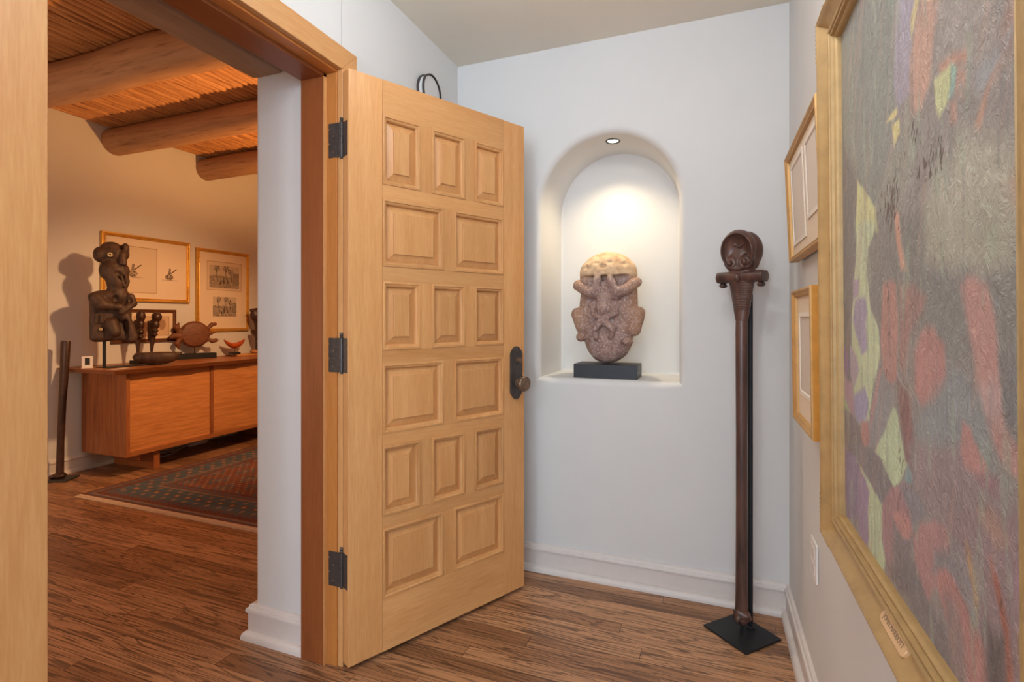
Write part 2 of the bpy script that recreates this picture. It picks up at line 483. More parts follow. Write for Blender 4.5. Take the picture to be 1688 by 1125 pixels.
PAINT=[
([(1.442,1.975),(0.963,1.775),(0.963,1.591),(1.068,1.455),(1.249,1.439),(1.442,1.47)],(126,124,116),0.03),
([(1.338,1.649),(1.186,1.521),(1.209,1.445),(1.265,1.241),(1.249,1.03),(1.338,0.967)],(112,103,101),0.02),
([(0.963,1.781),(0.868,1.723),(0.899,1.669),(0.909,1.585),(0.963,1.585),(0.98,1.624),(0.974,1.692)],(152,138,152),0.012),
([(0.864,1.71),(0.792,1.666),(0.823,1.616),(0.836,1.569),(0.868,1.537),(0.9,1.549),(0.907,1.628)],(190,140,120),0.015),
([(0.875,1.713),(0.864,1.707),(0.893,1.666),(0.903,1.656),(0.903,1.685)],(205,182,125),0.004),
([(0.804,1.684),(0.615,1.568),(0.615,1.493),(0.682,1.524),(0.737,1.522),(0.816,1.587)],(152,136,128),0.05),
([(0.804,1.578),(0.769,1.574),(0.734,1.561),(0.733,1.551),(0.766,1.563),(0.798,1.565)],(190,124,98),0.012),
([(0.75,1.551),(0.734,1.538),(0.734,1.525),(0.747,1.533),(0.752,1.524),(0.737,1.513),(0.758,1.526)],(188,135,115),0.01),
([(0.659,1.527),(0.663,1.516),(0.688,1.495),(0.703,1.463),(0.714,1.472),(0.694,1.5)],(196,130,102),0.012),
([(0.65,1.55),(0.632,1.571),(0.621,1.565),(0.621,1.523),(0.661,1.515)],(188,128,105),0.03),
([(0.717,1.532),(0.682,1.528),(0.635,1.54),(0.632,1.532),(0.673,1.514),(0.699,1.506)],(152,148,152),0.02),
([(0.774,1.518),(0.758,1.516),(0.758,1.49),(0.774,1.493)],(186,128,108),0.012),
([(0.823,1.566),(0.769,1.565),(0.757,1.552),(0.774,1.525),(0.804,1.511),(0.815,1.529)],(196,192,134),0.006),
([(0.769,1.565),(0.757,1.554),(0.762,1.528),(0.78,1.525),(0.772,1.541)],(138,170,156),0.006),
([(1.021,1.586),(0.994,1.589),(0.965,1.586),(0.963,1.577),(0.987,1.575)],(206,186,120),0.004),
([(0.994,1.567),(0.954,1.566),(0.952,1.543),(0.984,1.53)],(208,188,118),0.004),
([(0.804,1.452),(0.737,1.471),(0.615,1.418),(0.615,1.305),(0.887,1.331),(0.857,1.411)],(170,158,138),0.05),
([(0.635,1.389),(0.621,1.401),(0.621,1.34),(0.642,1.361)],(186,134,108),0.03),
([(1.068,1.49),(0.919,1.55),(0.868,1.537),(0.868,1.509),(0.954,1.431),(1.068,1.41),(1.117,1.418)],(138,132,120),0.03),
([(1.079,1.444),(0.857,1.402),(0.823,1.3),(0.857,1.241),(1.056,1.223),(1.13,1.307),(1.141,1.384)],(122,114,107),0.02),
([(0.857,1.33),(0.632,1.316),(0.625,1.231),(0.769,1.199),(0.857,1.23)],(124,117,112),0.04),
([(0.857,1.402),(0.625,1.365),(0.625,1.315),(0.699,1.308),(0.769,1.324),(0.857,1.332)],(160,150,131),0.03),
([(1.204,1.535),(1.179,1.517),(1.154,1.5),(1.089,1.455),(1.073,1.411),(1.22,1.435)],(196,188,128),0.006),
([(1.209,1.449),(1.077,1.426),(1.134,1.383),(1.143,1.338),(1.117,1.28),(1.07,1.236),(1.061,1.191),(1.102,1.136),(1.137,1.068),(1.229,1.04),(1.257,1.156),(1.257,1.262),(1.224,1.365)],(184,188,146),0.006),
([(1.249,1.334),(1.192,1.334),(1.198,1.302),(1.24,1.291)],(160,135,152),0.008),
([(1.224,1.291),(1.154,1.298),(1.141,1.273),(1.154,1.25),(1.141,1.204),(1.179,1.188),(1.213,1.217),(1.249,1.249)],(152,134,158),0.008),
([(1.272,1.198),(1.224,1.183),(1.201,1.153),(1.24,1.115),(1.272,1.137)],(160,138,150),0.008),
([(1.24,1.099),(1.164,1.127),(1.137,1.098),(1.154,1.068),(1.216,1.043),(1.249,1.072)],(146,134,164),0.008),
([(1.338,1.203),(1.291,1.179),(1.279,1.154),(1.309,1.125),(1.338,1.122)],(120,92,128),0.006),
([(1.338,1.131),(1.249,1.119),(1.24,1.074),(1.249,1.047),(1.338,1.067)],(158,120,135),0.01),
([(1.338,1.081),(1.274,1.06),(1.283,1.041),(1.338,1.049)],(150,170,110),0.005),
([(1.338,1.062),(1.224,1.051),(1.157,1.009),(1.104,0.967),(1.216,0.934),(1.338,0.985)],(116,103,104),0.006),
([(0.987,1.427),(0.961,1.422),(0.954,1.376),(0.926,1.327),(0.954,1.331),(0.977,1.38)],(192,134,112),0.008),
([(1.05,1.31),(1.012,1.319),(0.98,1.312),(0.971,1.245),(0.98,1.161),(1.021,1.148),(1.05,1.177),(1.058,1.222)],(172,118,107),0.01),
([(0.963,1.308),(0.903,1.305),(0.857,1.282),(0.872,1.263),(0.927,1.227),(0.945,1.177),(0.963,1.182)],(156,110,102),0.015),
([(0.903,1.202),(0.875,1.236),(0.83,1.244),(0.798,1.224),(0.787,1.172),(0.816,1.149),(0.868,1.138),(0.903,1.155)],(176,116,108),0.012),
([(0.75,1.298),(0.737,1.305),(0.715,1.305),(0.69,1.29),(0.673,1.259),(0.666,1.187),(0.659,1.163),(0.632,1.128),(0.621,1.107),(0.657,1.107),(0.69,1.137),(0.71,1.182),(0.727,1.234)],(182,126,116),0.012),
([(0.71,1.182),(0.673,1.19),(0.661,1.155),(0.686,1.146)],(178,142,138),0.03),
([(0.868,1.137),(0.774,1.198),(0.722,1.182),(0.69,1.141),(0.673,1.092),(0.857,1.038),(0.903,1.105)],(132,130,130),0.02),
([(0.75,1.139),(0.729,1.129),(0.713,1.108),(0.69,1.096),(0.682,1.083),(0.708,1.075),(0.763,1.096)],(178,120,112),0.008),
([(0.633,1.234),(0.621,1.238),(0.621,1.136),(0.641,1.17)],(112,132,128),0.02),
([(0.667,1.22),(0.635,1.23),(0.635,1.171),(0.635,1.136),(0.661,1.167)],(116,108,106),0.012),
([(1.004,1.115),(0.982,1.114),(0.965,1.086),(0.949,1.051),(0.932,1.038),(0.963,1.005),(1.002,0.99),(1.056,1.009),(1.104,1.013),(1.056,1.054)],(182,192,150),0.004),
([(1.104,1.132),(1.062,1.162),(1.007,1.148),(1.0,1.116),(1.05,1.059),(1.123,1.01),(1.143,1.013),(1.13,1.084)],(134,127,128),0.006),
([(1.123,1.093),(1.068,1.165),(1.05,1.174),(1.092,1.098),(1.123,1.055),(1.135,1.03)],(166,124,120),0.005),
([(1.193,1.055),(1.143,1.066),(1.137,1.03),(1.164,1.004),(1.193,1.025)],(168,112,105),0.006),
([(0.977,1.161),(0.927,1.145),(0.911,1.097),(0.903,1.04),(0.94,1.045),(0.963,1.103)],(128,86,82),0.015),
([(1.338,0.972),(1.249,0.975),(1.209,0.969),(1.216,0.909),(1.224,0.853),(1.309,0.823),(1.338,0.872)],(128,108,134),0.006),
([(1.22,0.968),(1.056,0.942),(1.068,0.874),(1.039,0.841),(1.068,0.811),(1.186,0.839),(1.137,0.934)],(174,182,142),0.005),
([(1.209,0.957),(1.164,0.953),(1.141,0.933),(1.15,0.892),(1.141,0.849),(1.154,0.821),(1.209,0.831),(1.224,0.886)],(142,114,140),0.006),
([(1.257,0.994),(1.117,1.023),(1.002,0.99),(1.059,0.937),(1.213,0.972)],(118,108,110),0.004),
([(0.932,1.038),(0.915,1.031),(0.909,1.016),(0.954,1.002)],(124,146,150),0.006),
([(0.83,1.012),(0.621,1.088),(0.621,0.905),(0.69,0.858),(0.732,0.945),(0.774,0.979)],(142,112,113),0.02),
([(0.936,1.071),(0.758,1.111),(0.69,1.089),(0.621,1.088),(0.769,1.025),(0.85,0.997),(0.903,1.016)],(140,116,116),0.02),
([(1.062,0.94),(1.012,0.983),(0.954,1.007),(0.899,1.007),(0.903,0.99),(0.911,0.949),(0.927,0.924),(1.034,0.83),(1.062,0.88)],(158,112,114),0.006),
([(1.002,0.94),(0.954,0.948),(0.919,0.936),(0.927,0.872),(0.973,0.832),(1.012,0.853)],(122,108,110),0.015),
([(1.004,0.943),(0.963,0.96),(0.932,0.959),(0.916,0.945),(0.927,0.929),(0.963,0.919),(0.992,0.927)],(182,122,115),0.006),
([(0.973,0.999),(0.903,1.011),(0.857,0.994),(0.887,0.975),(0.911,0.949),(0.927,0.969)],(128,118,122),0.012),
([(0.912,0.936),(0.879,0.974),(0.836,0.997),(0.801,0.996),(0.789,0.975),(0.792,0.936),(0.83,0.913),(0.857,0.872),(0.887,0.891),(0.909,0.911)],(168,116,113),0.008),
([(0.836,0.956),(0.798,0.971),(0.769,0.961),(0.747,0.938),(0.769,0.917),(0.804,0.935),(0.843,0.923)],(128,116,118),0.015),
([(1.045,0.838),(0.919,0.906),(0.857,0.878),(0.804,0.868),(0.774,0.85),(0.758,0.817),(0.792,0.794),(0.963,0.837)],(112,100,102),0.02),
([(0.823,0.937),(0.804,0.944),(0.774,0.939),(0.747,0.928),(0.717,0.912),(0.699,0.896),(0.69,0.858),(0.758,0.812),(0.774,0.85),(0.804,0.884),(0.83,0.91)],(172,112,105),0.008),
([(0.804,0.912),(0.774,0.914),(0.758,0.884),(0.737,0.826),(0.774,0.801),(0.798,0.862)],(132,108,106),0.02),
([(0.792,0.997),(0.758,0.986),(0.732,0.964),(0.717,0.919),(0.727,0.907),(0.747,0.938),(0.774,0.974)],(134,120,122),0.012),
([(0.747,0.999),(0.737,0.99),(0.717,0.944),(0.717,0.919),(0.729,0.947),(0.745,0.977)],(172,128,90),0.006),
([(0.69,1.005),(0.673,0.991),(0.65,0.954),(0.641,0.892),(0.656,0.882),(0.661,0.948),(0.682,0.983)],(164,86,68),0.008),
([(0.717,1.043),(0.682,1.058),(0.65,1.042),(0.673,1.025),(0.699,1.027)],(164,122,108),0.012),
([(0.758,1.106),(0.717,1.115),(0.689,1.092),(0.71,1.079),(0.747,1.085)],(180,120,112),0.008),
([(0.717,1.077),(0.673,1.092),(0.677,1.076),(0.703,1.072)],(150,104,108),0.012),
([(0.65,1.135),(0.621,1.141),(0.621,1.107),(0.65,1.113)],(174,120,114),0.012),
([(0.635,0.958),(0.621,0.97),(0.621,0.905),(0.632,0.937)],(160,110,70),0.01),
([(0.699,0.922),(0.661,0.939),(0.657,0.881),(0.699,0.852)],(92,78,78),0.02),
([(0.65,1.014),(0.621,1.031),(0.621,0.981),(0.642,0.99)],(158,116,126),0.02)]

# ------------------------------------------------------------------ the setting
XL, XR, YB, ZC = -1.265, 0.305, 2.475, 2.60          # hall: left wall, right wall, niche wall, ceiling
XV, XF, ZV = -1.69, -4.90, 2.91                        # living room: near wall face, far wall, pole deck
JY, SY = 1.545, 0.60                                   # wall reveals of the doorway

def struct(o):
    o['kind'] = 'structure'; return o

def slab(name, x0, x1, y0, y1, z0, z1, mat, bev=0):
    return struct(B().box(x0, x1, y0, y1, z0, z1, bev).build(name, mat))

# floor
me = bpy.data.meshes.new('floor')
me.from_pydata([(-5.2, -3.6, 0), (3.1, -3.6, 0), (3.1, 6.4, 0), (-5.2, 6.4, 0)], [], [(0, 1, 2, 3)])
struct(link('floor', me, M['floor']))

# thick adobe wall with the doorway, rounded at the living-room side
def plan_extrude(b, poly, z0, z1):
    a = [b.bm.verts.new((x, y, z0)) for x, y in poly]; c = [b.bm.verts.new((x, y, z1)) for x, y in poly]
    n = len(poly); b.bm.faces.new(a); b.bm.faces.new(c[::-1])
    for k in range(n): b.bm.faces.new((a[k], c[k], c[(k + 1) % n], a[(k + 1) % n]))
r = 0.032
arc = lambda cx, cy, a0, a1, n=7: [(cx + r * math.cos(math.radians(a0 + (a1 - a0) * i / n)), cy + r * math.sin(math.radians(a0 + (a1 - a0) * i / n))) for i in range(n + 1)]
b = B()
plan_extrude(b, [(XL, JY)] + arc(XV + r, JY + r, 270, 180) + [(XV, 6.3), (XL, 6.3)], 0, 3.05)
plan_extrude(b, [(XL, SY)] + arc(XV + r, SY - r, 90, 180) + [(XV, -3.5), (XL, -3.5)], 0, 3.05)
b.box(XV, XL, SY - .001, JY + .001, 2.226, 3.05)
struct(b.build('wall_left', M['wall'], None, False, AS))

b = B(); b.box(-1.530, -1.4195, SY + .0005, JY - .0005, 2.205, 2.2255, .001, 1); b.box(XV + .002, -1.5365, SY + .0005, JY - .0005, 2.202, 2.2255, .012, 3)
struct(b.build('trim_2', M['soffit'], None, False, AS))
slab('wall_right', XR, XR + 0.12, -0.45, YB + 0.45, 0, 3.0, M['wall'])
# niche wall: arched recess with hand-rounded edges
NX0, NX1, NZ0, NZS, NDEP = -0.805, -0.139, 0.966, 1.815, 0.345
ncx, nr = (NX0 + NX1) / 2, (NX1 - NX0) / 2
loop = []
for i in range(13): loop.append((NX0 + (NX1 - NX0) * i / 12, NZ0, 0, -1))
for i in range(1, 13): loop.append((NX1, NZ0 + (NZS - NZ0) * i / 12, 1, 0))
for i in range(1, 40):
    a = PI * i / 40; loop.append((ncx + nr * math.cos(a), NZS + nr * 1.0 * math.sin(a), math.cos(a), math.sin(a)))
for i in range(12): loop.append((NX0, NZS - (NZS - NZ0) * i / 12, -1, 0))
loop[0] = (NX0, NZ0, -.7, -.7); loop[12] = (NX1, NZ0, .7, -.7)
steps = []
RR = 0.034
for i in range(9):
    t = PI / 2 * i / 8; steps.append((RR * (1 - math.sin(t)), YB + RR * (1 - math.cos(t)), 0))
steps.append((0, YB + NDEP - 0.02, 0)); steps.append((-0.003, YB + NDEP - 0.006, 0)); steps.append((-0.016, YB + NDEP, 0))
b = B(); rings = []
for off, y, _ in steps:
    rr = []
    for x, z, nx, nz in loop:
        k = (y - YB) / NDEP
        xx = x + nx * off
        if k > 0: xx += (ncx - xx) * 0.035 * k            # the recess narrows a little towards its back
        rr.append(b.bm.verts.new((xx, y, z + nz * off)))
    rings.append(rr)
for p, q in zip(rings, rings[1:]):
    for k in range(len(p)): b.bm.faces.new((p[k], p[(k + 1) % len(p)], q[(k + 1) % len(q)], q[k]))
back = b.bm.faces.new(rings[-1])
# flat wall round the opening
out = [b.bm.verts.new(p) for p in ((XL, YB, 0), (XR, YB, 0), (XR, YB, 3.0), (XL, YB, 3.0))]
es = [b.bm.edges.new((out[k], out[(k + 1) % 4])) for k in range(4)]
es += [b.bm.edges.get((rings[0][k], rings[0][(k + 1) % len(loop)])) for k in range(len(loop))]
bmesh.ops.triangle_fill(b.bm, edges=es, use_beauty=True)
bo = [b.bm.verts.new(p) for p in ((XL, YB + .45, 0), (XR, YB + .45, 0), (XR, YB + .45, 3.0), (XL, YB + .45, 3.0))]
b.bm.faces.new(bo)
for k in range(4): b.bm.faces.new((out[k], out[(k + 1) % 4], bo[(k + 1) % 4], bo[k]))
o = struct(b.build('wall_back', M['wall'], None, False, math.radians(25)))

slab('ceiling', XL - 0.05, 3.1, -3.6, YB + 0.45, ZC, ZC + 0.1, M['ceil'])
# the hall opens into a wider room behind the camera
slab('wall_rear_partition', XR + 0.1, 3.0, -0.45, -0.33, 0, ZC, M['wall'])
slab('wall_far_right', 3.0, 3.1, -3.6, -0.33, 0, ZC, M['wall'])
b = B()
b.box(XL - .4, -0.9, -3.6, -3.5, 0, ZC); b.box(2.3, 3.1, -3.6, -3.5, 0, ZC); b.box(-0.9, 2.3, -3.6, -3.5, 0, 0.5); b.box(-0.9, 2.3, -3.6, -3.5, 2.35, ZC)
struct(b.build('wall_rear', M['wall']))
b = B()
for x0, x1 in ((-0.9, -0.84), (0.67, 0.73), (2.24, 2.3)): b.box(x0, x1, -3.58, -3.52, 0.5, 2.35)
b.box(-0.84, 2.24, -3.58, -3.52, 0.5, 0.56); b.box(-0.84, 2.24, -3.58, -3.52, 2.29, 2.35)
struct(b.build('window_1', M['trimw']))

# living room shell
slab('wall_far', XF - 0.12, XF, -1.6, 6.3, 0, 3.2, M['wall'])
slab('wall_living_end', XF - 0.1, XV + 0.1, 6.2, 6.32, 0, 3.2, M['wall'])
slab('wall_living_near', XF - 0.1, XV + 0.1, -1.6, -1.5, 0, 3.2, M['wall'])
# pole ceiling: slim peeled sticks laid side by side over the logs
b = B(); x = XF + 0.01; k = 0
b.box(XF - .1, XL - .05, -1.6, 6.3, 3.03, 3.1)
while x < XV - 0.01:
    rad = random.uniform(0.023, 0.032); x += rad
    y = -1.5
    for y0, y1 in ((-1.5, 1.18), (1.2, 2.08), (2.10, 2.99), (3.01, 3.86), (3.88, 6.2)):
        n = 7; dx = random.uniform(-.006, .006); ph = random.uniform(0, 6)
        pts = [(x + dx * (i / n) + 0.004 * math.sin(ph + i * 0.9), y0 + (y1 - y0) * i / n, ZV + 0.033 + 0.004 * math.sin(ph * 2 + i)) for i in range(n + 1)]
        rs = [rad * random.uniform(0.9, 1.06) for _ in pts]
        b.tube(pts, rs, 9, False)
    x += rad * 0.92
struct(b.build('ceiling_poles', M['latilla'], None, True))

# baseboards: flat board, moulded cap and quarter-round shoe, mitred at the corners
BBP = [(-0.03, 0.0)] + [(0.034, 0.0), (0.034, 0.010), (0.031, 0.020), (0.026, 0.027), (0.018, 0.031), (0.014, 0.031), (0.014, 0.100),
       (0.021, 0.104), (0.0215, 0.113), (0.019, 0.119), (0.0135, 0.121), (0.012, 0.124), (0.011, 0.130), (0.006, 0.1335), (0.0, 0.134), (-0.03, 0.134)]
def baseboard(names, pts, mat=M['trimw']):
    P = [Vector(p) for p in pts]; T = [(P[i + 1] - P[i]).normalized() for i in range(len(P) - 1)]
    N = [Vector((t.y, -t.x)) for t in T]             # room lies to the right of travel
    def at(i, d):
        if i == 0: return P[0] + N[0] * d
        if i == len(P) - 1: return P[-1] + N[-1] * d
        m = (N[i - 1] + N[i]); m = m / m.dot(N[i]); return P[i] + m * d
    for i, nm in enumerate(names):
        if nm is None: continue
        b = B(); ra = []; rb = []
        for d, z in BBP:
            p = at(i, d); q = at(i + 1, d)
            ra.append(b.bm.verts.new((p.x, p.y, z))); rb.append(b.bm.verts.new((q.x, q.y, z)))
        for k in range(len(ra) - 1): b.bm.faces.new((ra[k], ra[k + 1], rb[k + 1], rb[k]))
        b.bm.faces.new(ra); b.bm.faces.new(rb[::-1])
        struct(b.build(nm, mat, None, False, math.radians(28)))
baseboard(['baseboard_left', 'baseboard_back', 'baseboard_right'], [(XL, 1.62), (XL, YB), (XR, YB), (XR, -0.33)])
baseboard(['baseboard_living_near', 'baseboard_reveal'], [(XV, 6.2), (XV, JY), (-1.419, JY)])
baseboard(['baseboard_far'], [(XF, -1.5), (XF, 6.2)])

# doorway woodwork: casing on the hall face, rebated jambs
tr = empty('trim_1', (0, 0, 0)); struct(tr)
tag(tr, 'golden fir door casing and jambs lining the thick plaster doorway', 'door frame')
CI, CO = 1.524, 1.606
cs0, cs1 = 0.545, 0.636
def tri_prism(b, yz, x0, x1, bev=0.0015):
    a = [b.bm.verts.new((x0, y, z)) for y, z in yz]; c = [b.bm.verts.new((x1, y, z)) for y, z in yz]
    n = len(yz); b.bm.faces.new(a); b.bm.faces.new(c[::-1])
    for k in range(n): b.bm.faces.new((a[k], c[k], c[(k + 1) % n], a[(k + 1) % n]))
    bmesh.ops.bevel(b.bm, geom=b.bm.edges[:], offset=bev, segments=1, affect='EDGES')
CX0, CX1 = XL + 0.0005, -1.243
b = B(); tri_prism(b, [(CI, 0.0), (CO, 0.0), (CO, 2.240), (CI, 2.158)], CX0, CX1); b.build('casing', M['fir_z'], tr)
b = B(); tri_prism(b, [(cs0, 0.0), (cs1, 0.0), (cs1, 2.158), (cs0, 2.240)], CX0, CX1); b.build('casing', M['fir_z'], tr)
b = B(); tri_prism(b, [(cs1, 2.1585), (CI, 2.1585), (CO, 2.2405), (cs0, 2.2405)], CX0, CX1); b.build('casing', M['fir_y'], tr)
# jambs: a shallow rebate for the door, a deeper stop behind it
B().box(-1.313, XL, 1.520, JY - .0005, 0, 2.15, 0.001, 1).build('jamb', M['jamb_z'], tr)
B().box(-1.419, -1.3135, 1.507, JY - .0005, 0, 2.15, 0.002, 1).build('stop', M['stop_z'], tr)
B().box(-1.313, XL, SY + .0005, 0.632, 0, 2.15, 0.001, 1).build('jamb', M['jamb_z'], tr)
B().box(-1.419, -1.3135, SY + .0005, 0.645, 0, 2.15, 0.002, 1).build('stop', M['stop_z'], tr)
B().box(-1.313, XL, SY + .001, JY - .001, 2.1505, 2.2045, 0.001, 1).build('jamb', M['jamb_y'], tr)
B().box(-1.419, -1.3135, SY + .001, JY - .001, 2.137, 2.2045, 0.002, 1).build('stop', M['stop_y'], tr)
# paler strip along the stop's door-side edge
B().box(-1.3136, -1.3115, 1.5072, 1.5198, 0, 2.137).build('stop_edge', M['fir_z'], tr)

# ------------------------------------------------------------------ the open panelled door
D = empty('door_1', (-1.203, 1.506, 0.018), math.atan2(0.89, 0.456))
struct(D)
tag(D, 'open golden fir door with fifteen raised panels', 'door')
DW, DH, DT = 0.854, 2.130, 0.045
b = B(); b.box(0, 0.133, 0, DT, 0, DH, 0.0015, 1); b.build('stile', M['fir_z'], D)
b = B(); b.box(0.728, DW, 0, DT, 0, DH, 0.0015, 1); b.build('stile', M['fir_z'], D)
ROWS = [(1.740, 2.0007), (1.4355, 1.6879), (1.1227, 1.3796), (0.8104, 1.0711), (0.5032, 0.7639), (0.196, 0.4568)]
edges = [DH] + [v for r_ in ROWS for v in (r_[1], r_[0])] + [0.0]
for i in range(0, len(edges), 2):
    B().box(0.1331, 0.7279, 0.0003, DT - .0003, edges[i + 1], edges[i], 0).build('rail', M['fir_x'], D)
pm_prof = [(0.0, 0.002), (0.0005, -0.0025), (0.004, -0.0042), (0.009, -0.0035), (0.011, 0.0), (0.0125, 0.0005), (0.016, 0.002), (0.0195, 0.007), (0.021, 0.013), (0.021, 0.020)]
for ri, (z0, z1) in enumerate(ROWS):
    cells = [(0.133, 0.298), (0.348, 0.515), (0.564, 0.728)] if ri % 2 == 0 else [(0.133, 0.406), (0.456, 0.728)]
    for (xa, xb), (xc, xd) in zip(cells, cells[1:]):
        B().box(xb, xc, 0.0003, DT - .0003, z0 + .0002, z1 - .0002).build('mullion', M['fir_z'], D)
    for xa, xb in cells:
        b = B()
        lp = b.rect_sweep(xa, xb, z0, z1, [(0.0185, 0.0335), (0.0185, 0.0185), (0.0485, 0.0075), (0.0487, 0.0022), (0.0500, 0.0014)])
        b.bm.faces.new(lp[-1]); b.bm.faces.new(lp[0][::-1])
        p = b.build('panel', M['fir_z'] if ri % 2 == 0 or True else M['fir_x'], D)
        b = B(); b.rect_sweep(xa, xb, z0, z1, pm_prof)
        b.rect_sweep(xa, xb, z0, z1, [(0.0, DT - .002), (0.006, DT - .001), (0.018, DT - .012)])
        b.build('panel_moulding', M['fir_z'], p, False, math.radians(40))
# knob set
es = [(-0.034, -0.085), (-0.034, 0.100), (-0.030, 0.106), (-0.024, 0.108)]
pl = []
for k in range(9):
    a = PI - PI * k / 8; pl.append((0.026 * math.cos(a), 0.105 + 0.026 * math.sin(a) * 0.95))
for k in range(9):
    a = -PI * k / 8; pl.append((0.026 * math.cos(a), -0.085 + 0.028 * math.sin(a)))
side = [(-0.036, 0.098), (-0.029, 0.108)] + pl[:9] + [(0.029, 0.108), (0.036, 0.098), (0.036, -0.080), (0.029, -0.088)] + pl[9:] + [(-0.029, -0.088), (-0.036, -0.080)]
Tm = Matrix.Translation((0.799, 0, 0.985))
es = B().prism([(x, z) for x, z in side], -0.011, -0.0005, 0.003, Tm).build('escutcheon', M['bronze'], D)
tag(es, 'dark bronze door plate')
rot = Tm @ Matrix.Rotation(PI / 2, 4, 'X')
b = B(); b.lathe([(0, .030), (.0105, .030), (.012, .027), (.012, .010)], (0.004, 0.066, 0), 20, rot)
b.box(-0.0012 + .004, 0.0012 + .004, 0.061, 0.071, .0295, .0312, 0, 2, rot)
b.build('keyhole', M['knob'], es, False, AS)
b = B(); b.lathe([(0.019, .0105), (0.019, .014), (.012, .017), (.0095, .022), (.009, .036), (.013, .041), (.027, .043), (.0335, .047), (.035, .053), (.034, .060), (.031, .0635), (.028, .0630), (.026, .0640), (.016, .0655), (.014, .0648), (.008, .0662), (0, .0665)], (0.004, -0.038, 0), 32, rot)
tag(b.build('knob', M['knob'], D, False, AS), 'worn bronze round doorknob')
# hinges: two leaves and a ball-tipped pin, the jamb leaf worked out in the door's own frame
Dm = Matrix.Translation(D.location) @ Matrix.Rotation(D.rotation_euler.z, 4, 'Z')
Di = Dm.inverted()
pin = Di @ Vector((-1.2475, 1.5245, 0.018))
for zc in (1.885, 1.108, 0.334):
    hb = B()
    hb.box(-1.300, -1.2505, 1.5178, 1.5199, zc + .018 - .062, zc + .018 + .062, 0.0004, 1, Di)
    h = hb.build('hinge', M['bronze'], D)
    tag(h, 'dark bronze butt hinge')
    B().box(-0.0018, 0.0, 0.006, 0.0455, zc - .062, zc + .062, 0.0003, 1).build('hinge_leaf', M['bronze'], h)
    b = B()
    for k in range(5): b.tube([(pin.x, pin.y, zc - .062 + .0248 * k + .0005), (pin.x, pin.y, zc - .062 + .0248 * (k + 1) - .0005)], 0.0068, 16)
    b.tube([(pin.x, pin.y, zc - .068), (pin.x, pin.y, zc + .068)], 0.005, 12)
    b.lathe([(0, .062), (.006, .062), (.0075, .065), (.005, .069), (.0072, .074), (.006, .080), (0, .082)], (pin.x, pin.y, zc), 16)
    b.build('hinge_pin', M['bronze'], h, False, AS)
    b = B()
    for dx, dz in ((-.03, .04), (-.012, .015), (-.03, -.012), (-.014, -.042)):
        b.ball((-1.262 + dx - .004, 1.5172, zc + .018 + dz), (.0034, .0012, .0034), 8, Di)
    for dy, dz in ((.018, .045), (.034, .018), (.034, -.018), (.018, -.045)): b.ball((-0.0018, dy, zc + dz), (.0012, .003, .003), 8)
    b.build('hinge_screws', M['knob'], h)

